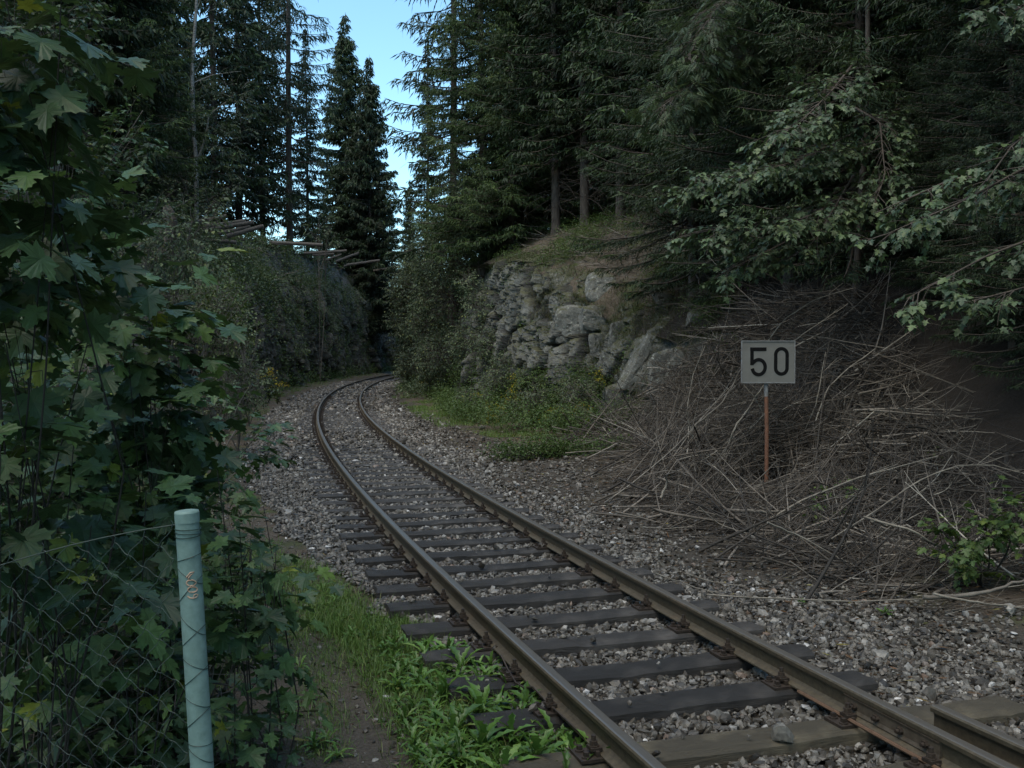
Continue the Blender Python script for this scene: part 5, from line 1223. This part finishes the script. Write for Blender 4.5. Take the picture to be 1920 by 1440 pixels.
while nst < 5600:
    s_, d_ = heap_point(); w = s2w(s_, d_); g0 = ht1(w[0], w[1]); h = float(pile_h(s_, d_)) * (.75 + .9 * float(_hn(w))); z = g0 + .03 + h * rg.uniform(.05, 1.0) ** .7
    left = np.clip((s_ - 9) / 5, 0, 1)                 # further back the branches lean up the bank, in front they lie flat
    u = rg.random()
    if u < .50: az = rg.normal(.55, .6); el = rg.normal(.15 + .50 * left * min(1, h * 1.4), .3)
    elif u < .75: az = rg.normal(2.5, .8); el = rg.normal(.15, .3)
    else: az = rg.normal(-.1, .5); el = rg.normal(.0, .15)
    d = np.array([math.cos(az) * math.cos(el), math.sin(az) * math.cos(el), math.sin(el)]); big = rg.random()
    L = (rg.uniform(.35, 1.4) if big < .8 else rg.uniform(1.2, 2.6)) * float(np.interp(s_, [6, 12], [.65, 1])); r = rg.uniform(.0035, .009) if big < .8 else rg.uniform(.008, .020)
    P = np.array([w[0], w[1], z]) - d * L * .5; P[2] = max(P[2], ht1(P[0], P[1]) + .02)
    if hides_sign(along(np.array([P, P + d * L]), np.linspace(0, 1, 9))) or hides_sign(P + d * L + [0, 0, .2]): continue
    Q = stick(P, d, L, r, 4 if big < .8 else 6, bm1, 1.9 if big < .8 else .7, True); nst += 1
    if big > .8:
        for _ in range(3):
            q = along(Q, rg.uniform(.3, .95)); v = rg.normal(size=3); 
            if not hides_sign(q): stick(q, d + v * .6, L * rg.uniform(.15, .35), r * .35, 3, bm1, 1.2, True)
for k in range(420):
    c = at(rg.uniform(1365, 1515), rg.uniform(735, 900), rg.uniform(15.45, 16.7)); g0 = ht1(c[0], c[1]); c[2] = max(c[2], g0 + .03); az = rg.normal(.6, .8); el = rg.normal(.35, .35); d = np.array([math.cos(az) * math.cos(el), .25 * math.sin(az), math.sin(el)]); L = rg.uniform(.3, 1.2)
    P = c - d * L * .5
    if P[1] < 15.3: P[1] = 15.35
    stick(P, d, L, rg.uniform(.003, .010), 4, bm1, 1.4)
# fine stuff at the edge, lying on the gravel
for k in range(520):
    s_ = rg.uniform(4.5, 22); d_ = np.interp(s_, [4, 9, 12, 16, 22], [2.9, 2.5, 2.9, 3.6, 4.4]) + abs(rg.normal(0, .5)); w = s2w(s_, d_); w = np.array([w[0], w[1], ht1(w[0], w[1]) + .05])
    az = rg.uniform(-.5, .9); d = np.array([math.cos(az), math.sin(az), rg.normal(0, .04)]); stick(w, d, rg.uniform(.3, 1.3), rg.uniform(.003, .007), 3, bm1, .5)
def twigmat():
    m, nt, p, _ = mat_new("brushwood")
    c = ramp(nt, attr(nt), [(0, (.016, .013, .010)), (.45, (.046, .038, .030)), (.8, (.100, .084, .067)), (.95, (.19, .165, .138)), (1, (.36, .33, .28))]); n = noise(nt, 12, 4, .6, coords(nt, 'Object'))
    nt.links.new(mixc(nt, 1.0, c, nt_gray(nt, maprange(nt, n, .3, .7, .6, 1.3)), 'MULTIPLY'), p.inputs['Base Color']); p.inputs['Roughness'].default_value = .75; return m
M['brush'] = twigmat()
tag(bm1.build('brushwood', [M['brush']], smooth=True), 'heap of cut grey brown branches piled against the bank', 'brushwood', kind='stuff')
# single branches that stand out
sb = [
 ([(1240, 935), (1250, 905), (1248, 885)], 13.2, .018, 'thick bleached stick standing bent at the left front of the brushwood'),
 ([(1352, 862), (1380, 800), (1410, 755), (1432, 722)], 15.5, .020, 'pale forked branch running up to the foot of the speed board'),
 ([(1326, 872), (1296, 810), (1287, 770), (1300, 700), (1322, 650)], 15.4, .010, 'thin bleached branch bowed upright left of the sign'),
 ([(1395, 722), (1415, 745), (1430, 770)], 15.4, .008, 'thin white twig crossing below the sign'),
 ([(1300, 800), (1350, 760), (1375, 720), (1390, 690)], 15.5, .015, 'brown branch leaning just left of the sign'),
 ([(1530, 790), (1550, 730), (1590, 690), (1640, 655)], 15.5, .013, 'curved branch rising to the right of the sign'),
 ([(1500, 830), (1530, 760), (1548, 660)], 15.6, .011, 'upright branch just right of the sign'),
 ([(1615, 775), (1660, 777)], 14.8, .010, 'short bright split stick on the brushwood right of the sign'),
 ([(1430, 980), (1520, 930), (1600, 900), (1700, 870), (1760, 855)], 11.6, .014, 'long straight branch rising to the right behind the seedlings'),
 ([(1560, 1010), (1640, 960), (1700, 915), (1740, 893), (1800, 872), (1860, 872), (1930, 890)], 10.2, .009, 'long arched branch bowing over the right side of the brushwood'),
 ([(1325, 1115), (1450, 1122), (1600, 1128), (1750, 1122), (1930, 1095)], 8.2, .007, 'long thin branch lying along the front edge of the brushwood'),
 ([(1730, 1120), (1820, 1115), (1870, 1105), (1930, 1085)], 8.0, .020, 'thick grey branch lying at the right edge of the gravel'),
 ([(1750, 1113), (1800, 1125), (1860, 1132), (1930, 1140)], 7.9, .011, 'pale branch pointing down to the right edge over the gravel'),
 ([(1620, 970), (1700, 990), (1780, 1035), (1850, 1065), (1930, 1090)], 9.2, .012, 'bleached branch passing in front of the maple clump'),
 ([(1635, 975), (1660, 985), (1710, 988)], 9.9, .018, 'short thick pale log end in the brushwood'),
 ([(1440, 980), (1500, 1005), (1560, 1040), (1620, 1085)], 9.6, .010, 'thin branch slanting down to the gravel'),
 ([(1310, 950), (1350, 985), (1400, 1000), (1470, 1000)], 11, .007, 'thin curved twig on the gravel left of the brushwood'),
 ([(1200, 988), (1250, 991), (1300, 987)], 11.4, .006, 'thin pale twig lying on the gravel beside the rail'),
 ([(1360, 957), (1400, 957), (1470, 960)], 11.6, .026, 'short dark log under the front of the brushwood'),
 ([(1100, 860), (1160, 830), (1200, 838), (1225, 870)], 19, .016, 'pale bent branch at the left tip of the brushwood'),
 ([(1130, 800), (1150, 830), (1165, 860), (1190, 880)], 21, .012, 'thin branch falling from the rock foot'),
 ([(1060, 850), (1110, 845), (1170, 850), (1240, 845)], 19.5, .012, 'pale branch lying flat at the far left of the brushwood'),
 ([(1440, 640), (1470, 600), (1530, 560), (1600, 540)], 16.5, .010, 'thin branch arching up behind the top of the sign'),
 ([(1480, 645), (1530, 610), (1590, 570)], 16, .009, 'straight pale branch pointing up right from behind the sign'),
 ([(1700, 690), (1760, 710), (1830, 735)], 14.5, .007, 'thin pale twig in the dark hollow at the right'),
 ([(1660, 740), (1760, 735), (1850, 720)], 14.8, .007, 'thin horizontal twig in the dark hollow at the right'),
 ([(1285, 1075), (1330, 1090), (1400, 1100)], 8.8, .006, 'short thin twig on the gravel near the right rail'),
 ([(1230, 1075), (1300, 1100), (1370, 1118)], 8.5, .006, 'thin twig slanting across a sleeper end by the right rail'),
]
for pts, Y, r, lab in sb:
    P = np.array([at(px, py, Y + rg.normal(0, .12) * (py < 1000)) for px, py in pts]); gz = ht(P[:, 0], P[:, 1]); P[:, 2] = np.maximum(P[:, 2], gz + r + .02)
    if len(P) == 2: P = np.vstack([P[0], P.mean(0) + .01, P[1]])
    Q = along(P, np.linspace(0, 1, 14)); Q = Q + rg.normal(0, r * .35, Q.shape); a = Acc(); a.tube(Q, np.linspace(r, r * .5, 14), 7)
    for _ in range(2 if r < .017 and len(pts) > 2 else 0):
        q = along(P, rg.uniform(.4, .9)); T = P[-1] - P[0]; a.tube(curve_path(q, T / np.linalg.norm(T) + rg.normal(0, .4, 3), rg.uniform(.2, .5), 5, 0, .15), np.linspace(r * .5, r * .2, 6), 4)
    tag(a.build('fallen_branch', [M['twig'] if any(k in lab for k in ('dark', 'brown', 'grey')) else M['twig_b']], smooth=True), lab, 'branch', 'loose branches of the brushwood')

# ------------------------------------------------------------------ logs on the left bank
def log(p0, p1, r, lab):
    a = Acc(); P = along(np.array([p0, p1]), np.linspace(0, 1, 8)); P = P + rg.normal(0, r * .08, P.shape); a.tube(P, r * np.linspace(1.05, .9, 8), 10, 0, .5, capmat=1)
    m = a.build('log', [M['bark_g'], M['cut']], smooth=False); tag(m, lab, 'log', 'felled logs on the left bank')
for (x0, y0, x1, y1, Y, r, lab) in [
 (345, 422, 425, 405, 53, .17, 'topmost log of the pile, half hidden by the pale bush'), (345, 432, 460, 414, 52, .18, 'long log in the upper part of the pile'), (345, 440, 475, 416, 51, .18, 'long log in the middle of the pile'),
 (343, 425, 405, 421, 53.5, .15, 'short log behind the upper part of the pile'), (425, 443, 494, 424, 50, .17, 'log sticking out to the right of the pile'), (400, 441, 470, 424, 51, .15, 'log between the pile and the one sticking out'),
 (340, 449, 443, 454, 48.5, .16, 'lowest pale log lying level with a cut end facing right'), (505, 455, 605, 459, 70, .20, 'level log on the rim right of the pile'),
 (570, 475, 650, 470, 80, .17, 'first thin log behind the rim, left of the pair of spruces'), (585, 478, 626, 476, 82, .14, 'short thin log just under the first one'), (630, 490, 673, 474, 90, .18, 'log slanting up at the base of the spruce pair'),
 (650, 497, 712, 488, 94, .19, 'slanting log with a pale cut end below the spruce pair'), (700, 508, 750, 500, 106, .20, 'last log at the right end of the rim by the bright gap'), (610, 488, 640, 477, 86, .14, 'short log crossing under the slanting one'), (645, 499, 668, 494, 94, .15, 'stub of a log beside the slanting one')]:
    if y0 > y1 and Y > 55: pass
    log(at(x0, y0, Y), at(x1, y1, Y + .4), r * .68, lab)
# stump with a mossy cap
b = on(318, 21); b[2] = at(325, 480, 21)[2] - .2; a = Acc(); P = np.array([b, b + [0, 0, .35], at(322, 420, 21), at(312, 385, 21)]); a.tube(along(P, np.linspace(0, 1, 9)), [.2, .15, .13, .12, .12, .12, .13, .12, .07], 10)
t = a.build('tree_stump', [M['bark']]); tag(t, 'dark broken tree stump left of the log pile', 'tree stump')

# ------------------------------------------------------------------ speed board
def sign():
    Y = 15.0; b = at(1437, 919, Y); b[2] = ht1(b[0], b[1]) ; t = thing('speed_sign', 'grey speed board with black digits 50 on a rusty pole', 'sign', b, 0)
    zt = at(1437, 718, Y)[2] - b[2]; top = at(1437, 639, Y)[2] - b[2]; w = 100 / F * Y / 2; x0 = at(1437, 680, Y)[0] - b[0]
    a = Acc(); a.tube(np.array([[0, 0, -.3], [0, 0, zt * .5], [-.012, 0, zt * .87]]), .031, 12); o = a.build('pole', [M['rustpole']], t, True)
    a = Acc(); a.tube(np.array([[-.012, 0, zt * .87], [-.02, 0, zt + .5]]), .0312, 12); a.build('pole_top', [M['zinc']], t, True)
    cz = (zt + top) / 2; hh = (top - zt) / 2
    a = Acc(); a.box((-w, -.050, cz - hh), (w, -.044, cz + hh)); o = a.build('board', [M['board']], t)
    f = Acc(); e = .011
    for lo, hi in (((-w - .002, -.062, cz + hh - e), (w + .002, -.03, cz + hh + .003)), ((-w - .002, -.062, cz - hh - .003), (w + .002, -.03, cz - hh + e)), ((-w - .003, -.0615, cz - hh + e), (-w + e, -.03, cz + hh - e)), ((w - e, -.0615, cz - hh + e), (w + .003, -.03, cz + hh - e))): f.box(lo, hi)
    f.build('frame', [M['zinc']], o)
    # digits drawn as strokes; unit: photograph zoom pixels, board spans 320..1520 x 220..1190
    def mp(x, y): return ((x - 920) / 1200 * 2 * w, cz - (y - 705) / 970 * 2 * hh)
    def stroke(path, wd):
        P = np.array([mp(*p) for p in path]); T = np.gradient(P, axis=0); T /= np.linalg.norm(T, axis=1, keepdims=True); N_ = np.c_[-T[:, 1], T[:, 0]] * wd / 2
        A, B = P + N_, P - N_; n = len(P); V = np.vstack([np.c_[A[:, 0], np.full(n, -.0535), A[:, 1]], np.c_[B[:, 0], np.full(n, -.0535), B[:, 1]]]); i = np.arange(n - 1)
        return V, np.stack([i, i + 1, i + 1 + n, i + n], 1)
    wd = 78 / 1200 * 2 * w
    def digit(name, strokes):
        d = Acc()
        for k, (pth, ww) in enumerate(strokes):
            V, Q = stroke(pth, ww); V[:, 1] -= .0006 * k; d.add(V, Q.ravel(), np.full(len(Q), 4)); V2 = V.copy(); 
        q = d.build(name, [M['black']], o); q['label'] = 'black digit ' + ('five' if '5' in name else 'zero')
    arc = [(705 + 145 * math.cos(a_), 825 + 170 * math.sin(a_)) for a_ in np.linspace(-2.55, 2.55 + .3, 30)]
    five = [([(512, 415), (880, 415)], 84 / 1200 * 2 * w), ([(555, 372), (555, 780)], wd), ([(560, 735)] + [(705 + 147 * math.cos(a_), 825 + 172 * math.sin(a_)) for a_ in np.linspace(-2.45, 2.5, 30)] + [(560, 858)], wd)]
    z = [(1215 + 128 * math.cos(a_), 535 + 133 * math.sin(a_)) for a_ in np.linspace(-pi, 0, 16)] + [(1215 + 128 * math.cos(a_), 850 + 133 * math.sin(a_)) for a_ in np.linspace(0, pi, 16)] + [(1087, 535), (1087, 500 + 30)]
    digit('digit_5', five); digit('digit_0', [(z, wd)])
    # clamp brackets behind
    c = Acc(); c.box((-.06, -.044, cz + hh * .5), (.05, .04, cz + hh * .5 + .03)); c.box((-.06, -.044, cz - hh * .6), (.05, .04, cz - hh * .6 + .03)); c.build('bracket', [M['zinc']], t)
M['rustpole'] = simple("rusty_painted_pole", (.20, .085, .045), .75, (.10, .05, .032), 14, bumps=.3, bd=.003)
M['zinc'] = simple("dull_zinc", (.26, .26, .26), .6, (.14, .14, .14), 20, bumps=.2, metal=.2)
M['board'] = simple("dirty_grey_board_paint", (.175, .173, .160), .9, (.145, .143, .133), 6, bumps=.05, spec=.2)
M['black'] = simple("black_digit_paint", (.010, .010, .011), .9, (.006, .006, .006), 20, bumps=0, spec=.1)
sign()

# ------------------------------------------------------------------ green post with wire mesh
def fence():
    Y = 2.5; top = at(350, 957, Y); bot = at(379, 1440, Y); dn = (bot - top) / (top[2] - bot[2]); base = top + dn * (top[2] - .02)
    t = thing('wire_fence', 'pale green tubular fence post with torn wire mesh, in front of the maples', 'fence', base)
    a = Acc(); P = np.array([base - [0, 0, .2], base, bot, top - [0, 0, .02]]) - base; a.tube(along(P, np.linspace(0, 1, 14)), .0290, 28, 0, cap=False); po = a.build('post', [M['post']], t, True)
    ax = -dn / np.linalg.norm(dn); tl = top - base
    c = Acc(); r = .0305; c.tube(np.array([tl - ax * .030, tl - ax * .006]), [r, r], 28, cap=False); c.tube(np.array([tl - ax * .006, tl - ax * .001, tl + ax * .0005]), [r, r * .95, r * .7], 28); c.build('cap', [M['post']], po, True)
    # wires wound round the post; point on the post: height down from the top, angle (0 = towards the camera, + = right)
    def on_post(dz, ang, rr=.0305):
        p = tl - ax * dz; return p + np.array([math.sin(ang) * rr, -math.cos(ang) * rr, 0])
    for k, (z0, z1, nn) in enumerate([(.046, .046, 1), (.052, .060, 1), (.060, .052, 1)]):
        w = Acc(); w.tube(np.array([on_post(z0 + (z1 - z0) * (u + 1) / 2 + .010 * math.cos(u * pi / 2) * (k == 2), u * pi * .98, .0315) for u in np.linspace(-1, 1, 30)]), .0012, 5); w.build('tie_wire', [M['wire_d']], po)
    zz = .125; k = 0
    segs = [(.128, .108), (.142, .185), (.232, .165), (.262, .315), (.345, .290), (.372, .402), (.445, .395), (.470, .498), (.552, .500), (.590, .592), (.598, .640), (.672, .672), (.700, .745), (.80, .78), (.83, .86), (.93, .90), (1.0, .98)]
    for z0, z1 in segs:
        w = Acc(); w.tube(np.array([on_post(z0 + (z1 - z0) * (.5 + .5 * math.sin(u * pi / 2)), u * pi / 2, .0302) for u in np.linspace(-1, 1, 14)]), .0010, 4); w.build('tie_wire', [M['wire_d']], po)
    # painted mark, orange, read sideways: worn loops (hand drawn) on a darker patch of bare paint
    mk = Acc()
    def mark(cx, cz_, pts, wdt=.0018):
        # cx in metres right of the axis, cz metres below the top
        Q = np.array([on_post(cz_ + z, math.asin(max(-.95, min(.95, (cx + x) / .0290))), .0296) for x, z in pts]); mk.tube(Q, wdt, 4, cap=True)
    el = lambda rx, rz: [(rx * math.cos(u), rz * math.sin(u)) for u in np.linspace(0, 2 * pi, 20)]
    mark(.009, .158, [(-.010, .006), (-.006, .001), (0, -.006), (.008, -.007), (.001, .000), (-.004, .006), (-.006, .010)])
    mark(.009, .178, el(.0105, .0072)); mark(.011, .195, el(.0100, .0068))
    mark(.010, .212, [(-.011, -.001), (-.005, .004), (.003, .005), (.009, .003), (.0115, -.002), (.008, -.005), (.004, -.003), (.003, .003)])
    o = mk.build('painted_number', [M['orange']], po); o['label'] = 'faded orange hand painted number 6002 reading up the post'
    rs = Acc(); p = on_post(.61 + .05, -.55, .0293); V = faceted(IV2, 77, 7) * [.006, .0012, .014]; rs.add(V + p, IF2.ravel(), np.full(len(IF2), 3)); rs.build('rust_patch', [M['iron']], po)
    # mesh: knots on a sheared lattice, sagging to the left
    w = Acc(); rgk = np.random.default_rng(5).normal(size=(80, 80, 3))
    v1 = np.array([-.0400, 0, -.0500]); v2 = np.array([.0360, 0, -.0285])
    def knot(i, j): return tl + np.array([-.034, 0, -.042]) + i * v1 + j * v2 + rgk[i, j] * .0025 * [1, 2, 1] + np.array([dn[0] * (i * .05 + j * .0285), 0, 0]) * .8
    def inside(q):
        x = q[0] - tl[0] - dn[0] * (tl[2] - q[2]); return x < -.028 and x > -.66 and q[2] < tl[2] - .034 + .16 * (x + .03) and q[2] > tl[2] - 1.25
    for i in range(-8, 34):
        for j in range(-22, 28):
            k0 = knot(i, j)
            if not inside(k0): continue
            for k1 in (knot(i + 1, j), knot(i, j + 1)):
                if k1[0] - tl[0] - dn[0] * (tl[2] - k1[2]) > -.020 or k1[0] < tl[0] - .68: continue
                dd = k1 - k0; pp = np.array([-dd[2], 0, dd[0]]) * .05
                w.tube(np.array([k0 + [0, .001, 0], k0 * .8 + k1 * .2 + pp, (k0 + k1) / 2, k0 * .2 + k1 * .8 - pp, k1 - [0, .001, 0]]), .0009, 4)
            up_ = knot(i - 1, j)
            if not inside(up_) and not inside(knot(i, j - 1)): w.tube(np.array([k0, k0 + [.003, 0, .012], k0 + [-.002, 0, .018]]), .0012, 4)
    w.build('wire_mesh', [M['wire']], t)
    w = Acc(); p0 = tl - ax * .036 + [-.03, 0, 0]; pts = [p0 + [-.09 * q, 0, -.013 * q - .0016 * q * q] for q in range(7)]; w.tube(along(np.array(pts), np.linspace(0, 1, 30)), .0016, 5)
    w.build('tension_wire', [M['wire']], t)
M['post'] = simple("pale_green_post_paint", (.20, .30, .275), .62, (.115, .185, .165), 26, bumps=.3, bd=.001)
M['wire'] = simple("green_coated_wire", (.035, .06, .052), .6, (.018, .03, .027), 30, bumps=0)
M['wire_d'] = simple("dark_tie_wire", (.02, .05, .04), .5, (.012, .03, .025), 30, bumps=0)
M['orange'] = simple("faded_orange_paint", (.55, .33, .22), .7, (.30, .24, .18), 60, bumps=0)
fence()
